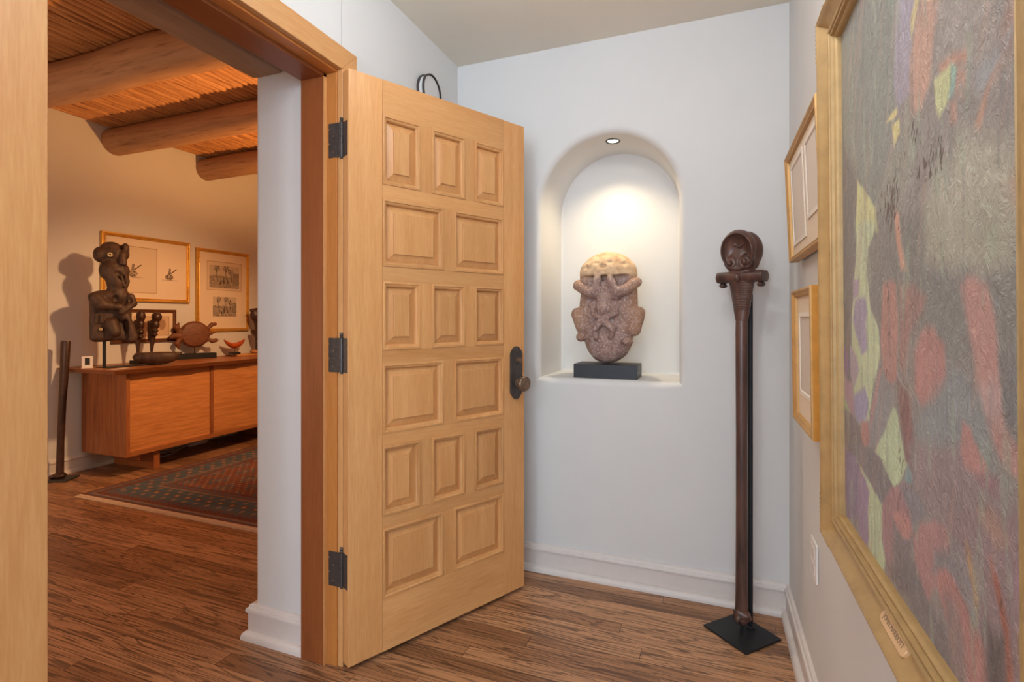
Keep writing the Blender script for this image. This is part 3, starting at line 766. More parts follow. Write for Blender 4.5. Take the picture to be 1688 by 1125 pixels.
# ------------------------------------------------------------------ niche: carved stone on a black block, recessed lamp
S = empty('stone_sculpture', (-0.487, 2.60, 0.966))
tag(S, 'rough brown carved stone figure on a black block inside the arched wall niche', 'sculpture')
B().box(-0.155, 0.155, -0.088, 0.078, 0.0005, 0.068, 0.0015, 1).build('base_block', M['blackbase'], S)
B().tube([(0, 0, .066), (0, 0, .10)], 0.008, 10).build('mount_pin', M['black'], S)
m_ = 0.000656                       # metres per unit of the relief layout below
def q(x, y, d=0.0): return ((x - 398) * m_, d, 0.085 + (918 - y) * m_)
fy = -0.076
ops = [('+', ell(q(400, 560, 0), (0.138, 0.070, 0.205)), .02),
       ('+', ell(q(400, 770, 0.0), (0.112, 0.066, 0.095)), .05),
       ('+', ell(q(395, 860, 0.0), (0.062, 0.055, 0.042)), .05),
       ('+', bxs(q(402, 430, 0.01), (0.136, 0.064, 0.12), 0.04), .03),
       # domed cap with an overhanging brow
       ('+', ell(q(400, 262, -0.004), (0.142, 0.098, 0.108)), .012),
       ('-', bxs(q(400, 330, -0.090), (0.125, 0.036, 0.033), 0.012), .008),
       # bent arms raised to the chin
       ('+', cap(q(188, 352, -0.05), q(310, 412, fy - .006), .028, .030), .010),
       ('+', cap(q(312, 420, fy - .006), q(345, 310, fy - .012), .027, .019), .010),
       ('+', cap(q(622, 335, -0.05), q(488, 415, fy - .006), .026, .030), .010),
       ('+', cap(q(482, 428, fy - .006), q(438, 305, fy - .012), .027, .019), .010),
       # long ridge running down to the round knob
       ('+', cap(q(392, 345, fy + .004), q(390, 520, fy - .004), .014, .046), .02),
       ('+', cap(q(300, 500, fy + .006), q(330, 565, fy), .020), .015), ('+', cap(q(482, 500, fy + .006), q(455, 565, fy), .020), .015),
       ('+', ell(q(391, 530, fy - .028), (.024, .018, .021)), .006),
       ('+', cap(q(305, 570, fy - .012), q(390, 598, fy - .018), .014), .008), ('+', cap(q(485, 562, fy - .012), q(390, 598, fy - .018), .014), .008),
       # little crouched figure under it
       ('+', cap(q(388, 612, fy - .016), q(322, 678, fy - .010), .018), .008), ('+', cap(q(388, 612, fy - .016), q(455, 678, fy - .010), .018), .008),
       ('+', cap(q(322, 678, fy - .010), q(330, 738, fy - .002), .016, .013), .008), ('+', cap(q(455, 678, fy - .010), q(440, 738, fy - .002), .016, .013), .008),
       ('-', ell(q(388, 705, fy - .022), (.030, .024, .026)), .01),
       # knees and feet at the sides
       ('+', cap(q(168, 565, -.03), q(215, 672, -.05), .030, .030), .02), ('+', cap(q(632, 560, -.03), q(598, 678, -.04), .034, .036), .02),
       ('+', ell(q(205, 745, -.045), (.026, .03, .020)), .015), ('+', ell(q(556, 768, -.06), (.030, .03, .022)), .012),
       ('-', cap(q(290, 480, fy - .03), q(265, 700, fy - .035), .026), .02), ('-', cap(q(505, 480, fy - .03), q(520, 690, fy - .035), .026), .02),
       # worn pits of eyes and nose in the cap
       ('-', ell(q(330, 186, -.098), (.021, .020, .010)), .006), ('-', ell(q(434, 180, -.100), (.021, .020, .010)), .006),
       ('-', ell(q(386, 212, -.105), (.018, .020, .011)), .006), ('-', ell(q(238, 215, -.08), (.020, .02, .015)), .01), ('-', ell(q(545, 195, -.082), (.016, .02, .012)), .01)]
me = sdf_mesh('stone', ops, (-0.22, -0.15, 0.06), (0.22, 0.12, 0.66), 0.0042, [(0.0022, 90, 1), (0.0016, 230, 2), (0.002, 40, 3)])
t = NT('pitted_volcanic_stone'); v = t.coords()
sep = t.node('ShaderNodeSeparateXYZ'); t.to(v, sep.inputs[0])
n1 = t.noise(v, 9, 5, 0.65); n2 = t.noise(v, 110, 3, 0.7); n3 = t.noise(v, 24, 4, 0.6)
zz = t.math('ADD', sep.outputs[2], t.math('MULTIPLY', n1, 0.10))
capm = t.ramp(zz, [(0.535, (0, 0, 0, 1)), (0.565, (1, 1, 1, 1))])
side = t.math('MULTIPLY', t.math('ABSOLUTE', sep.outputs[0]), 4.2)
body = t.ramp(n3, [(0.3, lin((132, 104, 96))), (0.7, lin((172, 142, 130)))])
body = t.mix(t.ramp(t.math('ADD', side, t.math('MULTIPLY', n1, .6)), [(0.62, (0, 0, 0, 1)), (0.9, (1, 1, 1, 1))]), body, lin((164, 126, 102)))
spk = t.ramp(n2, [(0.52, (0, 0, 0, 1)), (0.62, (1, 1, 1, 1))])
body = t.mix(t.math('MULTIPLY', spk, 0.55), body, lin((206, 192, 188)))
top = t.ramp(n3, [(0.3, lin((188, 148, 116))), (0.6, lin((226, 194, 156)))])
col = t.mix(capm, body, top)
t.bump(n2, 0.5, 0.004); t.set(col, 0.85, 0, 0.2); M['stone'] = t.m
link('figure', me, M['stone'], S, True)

L = empty('recessed_downlight', (-0.462, 2.60, 2.1475))
tag(L, 'small round recessed downlight in the top of the arched niche', 'ceiling light')
B().lathe([(0.026, -.001), (0.034, -.006), (0.0365, -.004), (0.0365, 0.004), (.026, .004)], (0, 0, 0), 32).build('trim_ring', M['bronze'], L, False, AS)
B().lathe([(0, .0005), (.0258, .0005), (.0258, .003), (0, .003)], (0, 0, -.002), 32).build('lens', M['lamp'], L)

# ------------------------------------------------------------------ tall carved club on its black stand
C = empty('carved_club', (0.110, 2.262, 0.0))
tag(C, 'tall dark wooden club with a hooded big-eyed head on a black floor stand', 'club')
pa = math.atan2(2.128 - 2.273, 0.125 + 0.032)
Mx = Matrix.Rotation(pa, 4, 'Z')
B().box(-0.103, 0.103, -0.100, 0.100, 0.0005, 0.008, 0.0015, 1, Mx).build('base_plate', M['black'], C)
hz = -0.48   # the face is turned a little towards the doorway
Rz = Matrix.Rotation(hz, 4, 'Z')
b = B(); b.tube([(0.034, 0.040, 0.007), (0.034, 0.040, 1.36)], 0.0095, 14)
b.tube([(0.034, 0.040, .20), (0.0, 0.01, .20)], 0.005, 8); b.lathe([(.016, 0), (.016, .006), (.010, .010)], (0.034, 0.040, .007), 16)
b.build('stand_pole', M['black'], C, False, AS)
ops = []
for s in (-1, 1):
    ops += [('+', ell((0, s * 0.031, 1.530), (0.0690, 0.047, 0.080)), .004), ('-', bxs((0, s * 0.108, 1.53), (.2, .045, .2), .001), .004)]
ops += [('-', cap((-.12, 0, 1.628), (.12, 0, 1.628), .026), .008)]
for s in (-1, 1):
    # deep hollow under the arched visor, the face set back inside it
    ops += [('-', ell((0, s * 0.068, 1.516), (0.0635, 0.052, 0.0765)), .003)]
ops += [('+', ell((0, 0, 1.480), (0.057, 0.031, 0.066)), .008), ('+', ell((0, 0, 1.440), (0.050, 0.028, 0.040)), .010)]
for s in (-1, 1):
    for sx in (-1, 1):
        ops += [('+', ell((sx * 0.030, s * 0.022, 1.482), (.0295, .013, .0325)), .002), ('+', ring((sx * 0.030, s * 0.0315, 1.482), .0235, .0034), .001),
                ('-', ring((sx * 0.030, s * 0.037, 1.482), .0165, .0035), .001), ('+', ell((sx * 0.030, s * 0.036, 1.480), (.0098, .014, .0118)), .001)]
        ops += [('+', cap((sx * .050, s * .022, 1.540), (sx * .026, s * .024, 1.556), .003), .002), ('+', cap((sx * .026, s * .024, 1.556), (0, s * .026, 1.541), .003), .002)]
ops += [('+', econe(1.42, 1.25, .052, .0240, .030, .0205), .006)]
for s in (-1, 1):
    ops += [('+', cap((-0.092, s * .013, 1.424), (0.092, s * .013, 1.424), .0225), .003)]
ops += [('-', bxs((-.104, 0, 1.424), (.012, .06, .05), .001), .001), ('-', bxs((.104, 0, 1.424), (.012, .06, .05), .001), .001)]
for s in (-1, 1):
    ops += [('+', ell((0, s * .038, 1.421), (.0115, .015, .0165)), .002)]
    ops += [('+', ell((s * .076, 0, 1.392), (.015, .020, .010)), .003), ('-', cap((s * .060, -.06, 1.399), (s * .060, .06, 1.399), .007), .003)]
me = sdf_mesh('head', ops, (-0.12, -0.085, 1.215), (0.12, 0.085, 1.635), 0.0021)
for vtx in me.vertices: vtx.co = Rz @ Vector((vtx.co.x, vtx.co.y, vtx.co.z))
t = NT('engraved_dark_wood'); v = t.coords((1, 1, 1)); sep = t.node('ShaderNodeSeparateXYZ'); t.to(v, sep.inputs[0])
n1 = t.noise(t.coords((20, 20, 2.5)), 1.6, 4); wv = t.node('ShaderNodeTexWave', wave_type='BANDS', bands_direction='Z'); wv.inputs['Scale'].default_value = 46; wv.inputs['Distortion'].default_value = 2.5; wv.inputs['Detail Scale'].default_value = 2; t.to(v, wv.inputs['Vector'])
inz = t.math('MULTIPLY', t.math('GREATER_THAN', sep.outputs[2], 1.292), t.math('LESS_THAN', sep.outputs[2], 1.405))
t.bump(t.math('MULTIPLY', wv.outputs['Fac'], inz), 0.6, 0.004)
M['club'] = t.set(t.ramp(n1, [(0.3, lin((52, 36, 33))), (0.7, lin((106, 74, 63)))]), 0.30, 0, 0.5)
link('head', me, M['club'], C, True)
b = B()
zs = [0.085, 0.10, 0.13, 0.2, 0.5, 0.8, 1.05, 1.2, 1.25, 1.30]; rs = [.0235, .0245, .0238, .0232, .0215, .0215, .0228, .0232, .0222, .012]
b.tube([(0, 0, z) for z in zs], rs, 28, True, 0.85); b.build('shaft', M['club'], C, True)
ops = [('+', ell((0, 0, .072), (.032, .027, .036)), .01), ('+', cap((-.012, -.012, .088), (.018, -.018, .082), .010), .005), ('-', cap((-.03, -.03, .070), (.03, -.03, .062), .006), .003),
       ('+', cap((-.030, -.006, .092), (.030, -.010, .086), .004), .003), ('+', ell((-.014, -.020, .062), (.010, .010, .016)), .004), ('+', ell((.030, -.008, .070), (.007, .008, .010)), .004)]
link('butt', sdf_mesh('butt', ops, (-.06, -.055, .02), (.06, .05, .14), .0024), M['club'], C, True)
B().tube([(0, 0, .004), (0, 0, .05)], .006, 10).build('support_peg', M['black'], C)

# ------------------------------------------------------------------ big oil painting on the right wall
PA0, PA1, PZ0, PZ1 = 0.522, 1.403, 0.751, 1.956
PY = (PA0 + PA1) / 2
P = empty('oil_painting', (XR - 0.003, PY, PZ0), -PI / 2, 0.0075)
tag(P, 'large thickly painted figure canvas in a wide gilt frame hung on the white wall', 'painting')
hw, hh, fw_ = (PA1 - PA0) / 2, PZ1 - PZ0, 0.075
gp = [(0, 0), (0, -.047), (.003, -.054), (.008, -.0645), (.013, -.066), (.016, -.0645), (.019, -.0605), (.024, -.0545), (.030, -.0490), (.036, -.0445), (.042, -.0405), (.0468, -.0380), (.0480, -.0405), (.0505, -.0490),
      (.0535, -.051), (.0565, -.0495), (.0585, -.0435), (.0605, -.0435), (.0632, -.0485), (.0658, -.047), (.0675, -.0400), (.0693, -.0400), (.0713, -.042), (.0733, -.040), (.075, -.034), (.075, -.020)]
b = B(); b.rect_sweep(-hw, hw, 0, hh, gp); b.build('gilt_frame', M['gold'], P, False, math.radians(34))
for cx, sx in ((-hw, 1), (hw, -1)):         # pressed leaf ornament at the corners
    for cz, sz in ((0, 1), (hh, -1)):
        for tt, yy in ((.0115, -.0635), (.0500, -.0465)):
            b = B()
            for k in range(9):
                s = .002 + .0105 * k
                b.ball((cx + sx * tt, yy, cz + sz * (s + tt)), (.0036, .0042, .0062), 8)
                if k: b.ball((cx + sx * (s + tt), yy, cz + sz * tt), (.0062, .0042, .0036), 8)
            b.build('corner_ornament', M['gold'], P, True)
B().rect_sweep(-hw + .0755, hw - .0755, .0755, hh - .0755, [(0, -.022), (0, -.038), (.0015, -.038), (.0015, -.022)])
def oil(X, Z):
    Yw = PY - X; Zw = PZ0 + Z
    n = npnoise(Yw, Zw, (9, 5), 3, 5); n2 = npnoise(Yw, Zw, (26, 9), 11, 4); n3 = npnoise(Yw, Zw, (60, 22), 21, 3)
    col = np.zeros(X.shape + (3,)); col[:] = (138, 124, 118)
    wy = Yw + 0.006 * n2 + 0.003 * n3; wz = Zw + 0.010 * npnoise(Yw, Zw, (14, 10), 31, 4)
    for poly, c, soft in PAINT:
        d = polydist(wy, wz, poly)
        m = np.clip(0.5 - d / (1.3 * soft + 0.003), 0, 1); m = m * m * (3 - 2 * m)
        col = col * (1 - m[..., None]) + np.array(c) * m[..., None]
    # dragged streaks of neighbouring pigments
    st = npnoise(Yw + 0.3 * Zw, Zw, (55, 5), 41, 3); st2 = npnoise(Yw, Zw, (70, 7), 51, 3)
    m = np.clip((st - .30) * 2.2, 0, .25); col = col * (1 - m[..., None]) + np.array((176, 130, 112)) * m[..., None]
    m = np.clip((st2 - .30) * 2.2, 0, .25); col = col * (1 - m[..., None]) + np.array((104, 100, 98)) * m[..., None]
    m = np.clip((npnoise(Yw, Zw, (40, 9), 61, 3) - .34) * 3, 0, .4); col = col * (1 - m[..., None]) + np.array((150, 158, 134)) * m[..., None]
    # crusted dark dabs
    dab = .6 * npnoise(Yw + .01 * n2, Zw + .01 * n3, (150, 60), 71, 3) + .5 * npnoise(Yw + .3 * Zw, Zw, (240, 90), 75, 2)
    for (cy, cz, ry, rz, amt) in ((.835, 1.462, .045, .032, .9), (1.00, 1.445, .07, .055, .7), (.905, 1.52, .04, .03, .55), (1.02, 1.24, .02, .22, .4), (.95, 1.0, .05, .2, .35), (.72, .95, .15, .12, .25), (.80, 1.30, .25, .12, .18)):
        g = np.exp(-((Yw - cy) / ry) ** 2 - ((Zw - cz) / rz) ** 2) * amt
        m = np.clip((dab + g * .95 - .58) * 4, 0, .85) * np.clip(g * 3, 0, 1); col = col * (1 - m[..., None]) + np.array((66, 44, 40)) * m[..., None]
    col *= (1 + .05 * n + .05 * n3)[..., None]
    g = col.mean(-1, keepdims=True); col = col * .84 + np.array((136, 134, 130.)) * .16; g = col.mean(-1, keepdims=True)
    return (g + (col - g) * .88) * np.array((1.13, 1.16, 1.17))
oilgrid = pigment_grid('canvas', -hw + .074, hw - .074, .074, hh - .074, 300, 450, oil, M['oil'], P, -.028)
tag(oilgrid, 'thick streaked oil paint in greys, rose and pale green')
# engraved brass nameplate on the lower rail
npx = PY - 0.930
pts = []
for sx in (1, -1):
    for k in range(7):
        a = -PI / 2 + PI * k / 6
        pts.append((sx * (.047 + .008 * math.cos(a)), sx * .0098 * math.sin(a)))
plo = B().prism(pts, -.0065, .004, .0012).build('nameplate', M['plate'], P); plo.location = (npx, -.0440, .0345); plo.rotation_euler = (-.50, 0, 0)
cu = bpy.data.curves.new('lettering', 'FONT'); cu.body = 'JOHN MARRIOTT'; cu.size = .0112; cu.align_x = 'CENTER'; cu.align_y = 'CENTER'; cu.extrude = .0002
lt = bpy.data.objects.new('lettering', cu); COL.objects.link(lt); bpy.context.view_layer.update()
lme = bpy.data.meshes.new_from_object(lt); bpy.data.objects.remove(lt)
lt = link('lettering', lme, M['engraving'], plo); lt.location = (0, -.0067, .0016); lt.rotation_euler = (PI / 2, 0, 0)

# ------------------------------------------------------------------ framed prints
def frame_pic(name, label, loc, rz, tilt, w, h, prof, fmat, fn, res, matw=None, orn=None, cat='framed print', group=None, sidemat=None, windows=None):
    r_ = empty(name, loc, rz, tilt)
    tag(r_, label, cat, group)
    b = B(); b.rect_sweep(-w / 2, w / 2, 0, h, prof); b.build('frame', fmat, r_, False, math.radians(34))
    t_, y_ = prof[-1]
    pigment_grid('sheet', -w / 2 + t_ - .001, w / 2 - t_ + .001, t_ - .001, h - t_ + .001, res[0], res[1], fn, M['print'], r_, y_ - .0005)
    if orn:
        n, st, rad, inset, yy = orn
        for cx, sx in ((-w / 2, 1), (w / 2, -1)):
            for cz, sz in ((0, 1), (h, -1)):
                b = B()
                for k in range(n):
                    s = .002 + st * k
                    b.ball((cx + sx * inset, yy, cz + sz * (s + inset)), (rad, rad, rad * 1.1), 8)
                    if k: b.ball((cx + sx * (s + inset), yy, cz + sz * inset), (rad * 1.1, rad, rad), 8)
                b.build('corner_ornament', fmat, r_, True)
    if windows:
        for (x0, x1, z0, z1) in windows:
            b = B(); b.rect_sweep(x0, x1, z0, z1, [(-.012, y_ - .0012), (-.012, y_ - .0042), (0, y_ - .0042), (.003, y_ - .0012)]); b.build('mat_window', M['paper'], r_)
    return r_
PAP = np.array((214, 200, 184.))
def ink(col, mask, c): 
    m = np.clip(mask, 0, 1)[..., None]; return col * (1 - m) + np.array(c) * m
def sheetfn(rects, draw=None):
    def fn(X, Z):
        col = np.zeros(X.shape + (3,)); col[:] = (224, 206, 184)
        for x0, x1, z0, z1, c in rects:
            d = np.maximum(np.maximum(x0 - X, X - x1), np.maximum(z0 - Z, Z - z1))
            col = np.where((d < 0)[..., None], np.array(c), col)
            col = ink(col, (np.abs(d) < .0028) * .55, (150, 112, 66))
        if draw: col = draw(X, Z, col)
        return col
    return fn
def seated(cx, cz, s, dark):
    def f(X, Z, col):
        x = (X - cx) / s; z = (Z - cz) / s; n = npnoise(X, Z, (160, 160), 5, 3)
        def e(a, b_, rx, rz): return 1 - np.sqrt(((x - a) / rx) ** 2 + ((z - b_) / rz) ** 2)
        m = np.maximum.reduce([e(-.1, -.35, .55, .38), e(-.05, .12, .2, .35), e(-.02, .52, .15, .19)])
        d = np.abs((x - .35) * .62 - (z - .28) * .78); arm = (d < .06) & (x > .08) & (x < .85) & (z > .05) & (z < .65)
        body = np.clip(m * 6, 0, 1) * np.clip(.55 + .9 * n, .15, .95)
        body = np.maximum(body, arm * .8)
        col = ink(col, body * dark, (62, 46, 40))
        g = np.clip(1 - np.abs(z + .74) / .09, 0, 1) * np.clip(1.25 - np.abs(x) / 1.0, 0, 1)
        return ink(col, g * (.45 + .4 * n) * dark, (70, 54, 46))
    return f
def landscape(x0, x1, z0, z1, seed, dark):
    def f(X, Z, col):
        u = (X - x0) / (x1 - x0); v = (Z - z0) / (z1 - z0); ins = (u > 0) & (u < 1) & (v > 0) & (v < 1)
        n = npnoise(X, Z, (90, 120), seed, 4); f2 = npnoise(X, Z, (260, 260), seed + 3, 2)
        k = np.where(ins, .16 + .06 * n, 0)
        hor = .42 + .05 * npnoise(X, Z * 0, (30, 1), seed + 9, 3)
        k = np.where(ins & (v < hor), .42 + .45 * f2 + .25 * n, k)
        k = np.where(ins & (v > hor) & (v < hor + .12), .45 + .4 * f2, k)
        for pu, pv in ((.24, .86), (.55, .88), (.72, .72)):
            tr_ = (np.abs(u - pu - .02 * np.sin(v * 6)) < .012) & (v < pv) & (v > .3); k = np.where(ins & tr_, .7, k)
            dd = np.hypot((u - pu), (v - pv) * (z1 - z0) / (x1 - x0)); an = np.arctan2(v - pv, u - pu)
            k = np.where(ins & (dd < .10) & (np.cos(an * 7 + seed) > -.1), .72, k)
        k = np.where(ins & (u > .78) & (v < .72 + .08 * n) & (v > .2), .5 + .5 * f2, k)
        for fu, fv, fh in ((.47, .2, .32), (.36, .14, .18), (.6, .2, .2)):
            b_ = (np.abs(u - fu) < .022 * (1.3 - (v - fv) / fh)) & (v > fv) & (v < fv + fh); k = np.where(ins & b_, .85, k)
        return ink(col, np.clip(k, 0, .95) * dark, (48, 38, 34))
    return f
def chain(*fs):
    def g(X, Z, c):
        for f in fs: c = f(X, Z, c)
        return c
    return g
# two prints hanging beyond the painting
gpf = [(0, 0), (0, -.026), (.002, -.0295), (.006, -.030), (.009, -.0275), (.012, -.024), (.015, -.0255), (.018, -.024), (.020, -.020), (.020, -.014)]
frame_pic('framed_print', 'wide gold-framed print hung upper of two beside the big painting', (XR - .012, 1.842, 1.463), -PI / 2, .042, .606, .382, gpf, M['goldw'],
          sheetfn([(-.255, .0, .06, .33, (216, 204, 192)), (.04, .24, .10, .33, (216, 204, 192))]), (90, 60),
          windows=[(-.245, -.012, .065, .325), (.05, .235, .11, .325)])
lp = [(0, 0), (0, -.054), (.002, -.057), (.006, -.058), (.010, -.056), (.013, -.051), (.016, -.052), (.019, -.050), (.021, -.046), (.021, -.040)]
o = frame_pic('framed_print', 'deep golden box frame with pale print, hung lower beside the big painting', (XR - .002, 1.735, .935), -PI / 2, .014, .345, .412, lp, M['goldw'],
          sheetfn([(-.105, .105, .10, .33, (206, 194, 182))]), (60, 70), windows=[(-.105, .105, .10, .33)])
b = B(); b.rect_sweep(-.1732, .1732, -.0007, .4127, [(0, -.001), (0, -.053)], False); b.build('frame_side', M['oakframe'], o)
# three frames over the sideboard
gA = [(0, 0), (0, -.020), (.003, -.024), (.010, -.026), (.018, -.022), (.024, -.020), (.028, -.022), (.032, -.020), (.034, -.012)]
frame_pic('framed_print', 'wide gilt-framed pair of small figure engravings behind the tall dark carving', (XF + .003, 3.279, 1.412), PI / 2, .006, .806, .602, gA, M['gold2'],
          sheetfn([(-.30, .075, .085, .50, (212, 192, 168))], chain(seated(-.135, .285, .085, .9), seated(.205, .275, .08, 1.0))), (320, 240), orn=(12, .0125, .0058, .021, -.0225))
frame_pic('framed_print', 'upright gilt-framed print of two landscape engravings above the turtle carving', (XF + .003, 4.073, 1.122), PI / 2, .006, .634, .862, gA, M['gold2'],
          sheetfn([(-.20, .22, .44, .74, (212, 192, 168))], chain(landscape(-.17, .19, .465, .70, 5, .9), landscape(-.13, .16, .16, .37, 15, 1.0))), (260, 340), orn=(11, .0125, .0058, .021, -.0225))
gC = [(0, 0), (0, -.018), (.003, -.021), (.012, -.019), (.020, -.014), (.026, -.016), (.030, -.014), (.032, -.010)]
def leaf(X, Z, c):
    n = npnoise(X, Z, (60, 60), 77, 3)
    m = np.clip((1 - np.hypot((X - .155) / .04, (Z - .165) / .055) + .25 * n) * 5, 0, 1) * .45
    m2 = (np.abs(X + .02) < .05) & (np.abs(Z - .16 - .03 * np.sin(X * 90)) < .004)
    return ink(ink(c, m, (110, 74, 52)), m2 * .4, (100, 70, 50))
frame_pic('framed_print', 'small brown-framed print partly hidden behind two small carved figures', (XF + .003, 3.25, 1.04), PI / 2, .006, .585, .305, gC, M['brownframe'],
          sheetfn([(.09, .225, .06, .24, (206, 176, 146)), (-.1, .05, .06, .24, (206, 176, 146))], leaf), (180, 90))

# outlet plate low on the right wall
O = empty('wall_outlet', (XR - .0005, 1.868, .440), -PI / 2)
tag(O, 'white wall outlet plate above the baseboard under the big painting', 'outlet')
B().box(-.050, .050, -.0075, 0, 0, .120, .003, 2).build('cover_plate', M['white'], O)
b = B()
for z in (.036, .084):
    b.box(-.030, .030, -.0098, -.004, z - .017, z + .017, .002, 2)
b.build('socket', M['trimw'], O)

# round drum piece on the hall wall showing over the door's top edge
Hh = empty('wall_drum', (XL + .002, 2.141, 2.321))
tag(Hh, 'round pale wall drum with two dark metal hoops peeking over the open door', 'wall ornament')
R90 = Matrix.Rotation(PI / 2, 4, 'Y')
B().lathe([(0, 0.0), (.077, 0.0), (.077, .032), (0, .034)], (0, 0, 0), 48, R90).build('drum_body', M['wall'], Hh, False, AS)
for xo in (.001, .029):
    B().lathe([(.077, xo), (.0835, xo), (.0835, xo + .010), (.077, xo + .010)], (0, 0, 0), 48, R90).build('hoop', M['bronze'], Hh, False, AS)

# ------------------------------------------------------------------ living room
for i, (yc, zc, rad, lab) in enumerate(((2.10, 2.795, .122, 'thick round log ceiling beam nearest the doorway'),
                                       (2.995, 2.808, .114, 'second round log ceiling beam, its end in the wall above the tall carving'),
                                       (3.87, 2.806, .110, 'farthest round log ceiling beam above the upright print'))):
    b = B(); n = 40
    pts = [(XF - .05 + (XV + .1 - XF + .05) * k / n, yc + .006 * math.sin(k * .5 + i), zc + .005 * math.sin(k * .37 + 2 * i)) for k in range(n + 1)]
    rs = [rad * (1 + .012 * math.sin(k * .6 + i * 2) + .005 * math.sin(k * 1.7)) for k in range(n + 1)]
    b.tube(pts, rs, 40)
    tag(b.build('log_beam', M['viga'], None, True), lab, 'ceiling beam', 'log beams of the pole ceiling')

# sideboard
W = empty('sideboard', (XF, 2.714, 0))
tag(W, 'long low walnut sideboard with sliding doors on plank legs', 'sideboard')
x1, y1 = 0.60, 1.80       # depth, length
b = B(); b.box(.045, x1 - .001, 0.0, .03, .160, .829, .002, 1); b.build('side_panel', M['walnut_z'], W)
b = B(); b.box(.045, x1 - .001, y1 - .03, y1, .160, .829, .002, 1); b.build('side_panel', M['walnut_z'], W)
b = B(); b.box(.045, x1, .0302, y1 - .0302, .160, .196, .002, 1); b.build('bottom_panel', M['walnut_y'], W)
b = B(); b.box(.045, x1 - .035, .0302, y1 - .0302, .79, .829, .002, 1); b.build('top_rail', M['walnut_y'], W)
b = B(); b.box(.045, .06, .0302, y1 - .0302, .197, .789); b.build('back_panel', M['walnut_y'], W)
b = B(); b.box(x1 - .036, x1 - .018, .031, .742, .1965, .826, .0015, 1); b.build('sliding_door', M['door_walnut'], W)
b = B(); b.box(x1 - .016, x1 - .003, .772, y1 - .031, .1965, .826, .0015, 1); b.build('sliding_door', M['door_walnut'], W)
b = B(); b.box(x1 - .045, x1 - .004, .7425, .771, .1965, .826, .001, 1); b.build('divider', M['walnut_z'], W)
b = B()
prof = [(.004, .829), (x1 + .06, .829), (x1 + .085, .852), (x1 + .095, .8645), (.004, .8645)]
n = 34; rings = []
for k in range(n + 1):
    yy = -.115 + (y1 + .23) * k / n; w = .006 * math.sin(k * .8) + .004 * math.sin(k * 1.9)
    skew = 0
    rings.append([b.bm.verts.new((x + (w if x > .3 else 0), yy + (.035 * (z - .829) / .035 * -1 if k == 0 else 0), z)) for x, z in prof])
for p, q2 in zip(rings, rings[1:]):
    for k in range(len(prof)): b.bm.faces.new((p[k], p[(k + 1) % 5], q2[(k + 1) % 5], q2[k]))
b.bm.faces.new(rings[0]); b.bm.faces.new(rings[-1][::-1])
b.build('top', M['walnut_y'], W, False, AS)
for yy in (.245, 1.50):
    b = B(); b.box(.05, .56, yy, yy + .05, .0005, .1595, .002, 1); b.build('leg', M['walnut_x'], W)
B().box(.08, .56, .12, .135, .11, .1595).build('cross_brace', M['walnut_x'], W)
TZ = .8645
rv = math.radians(58.6)

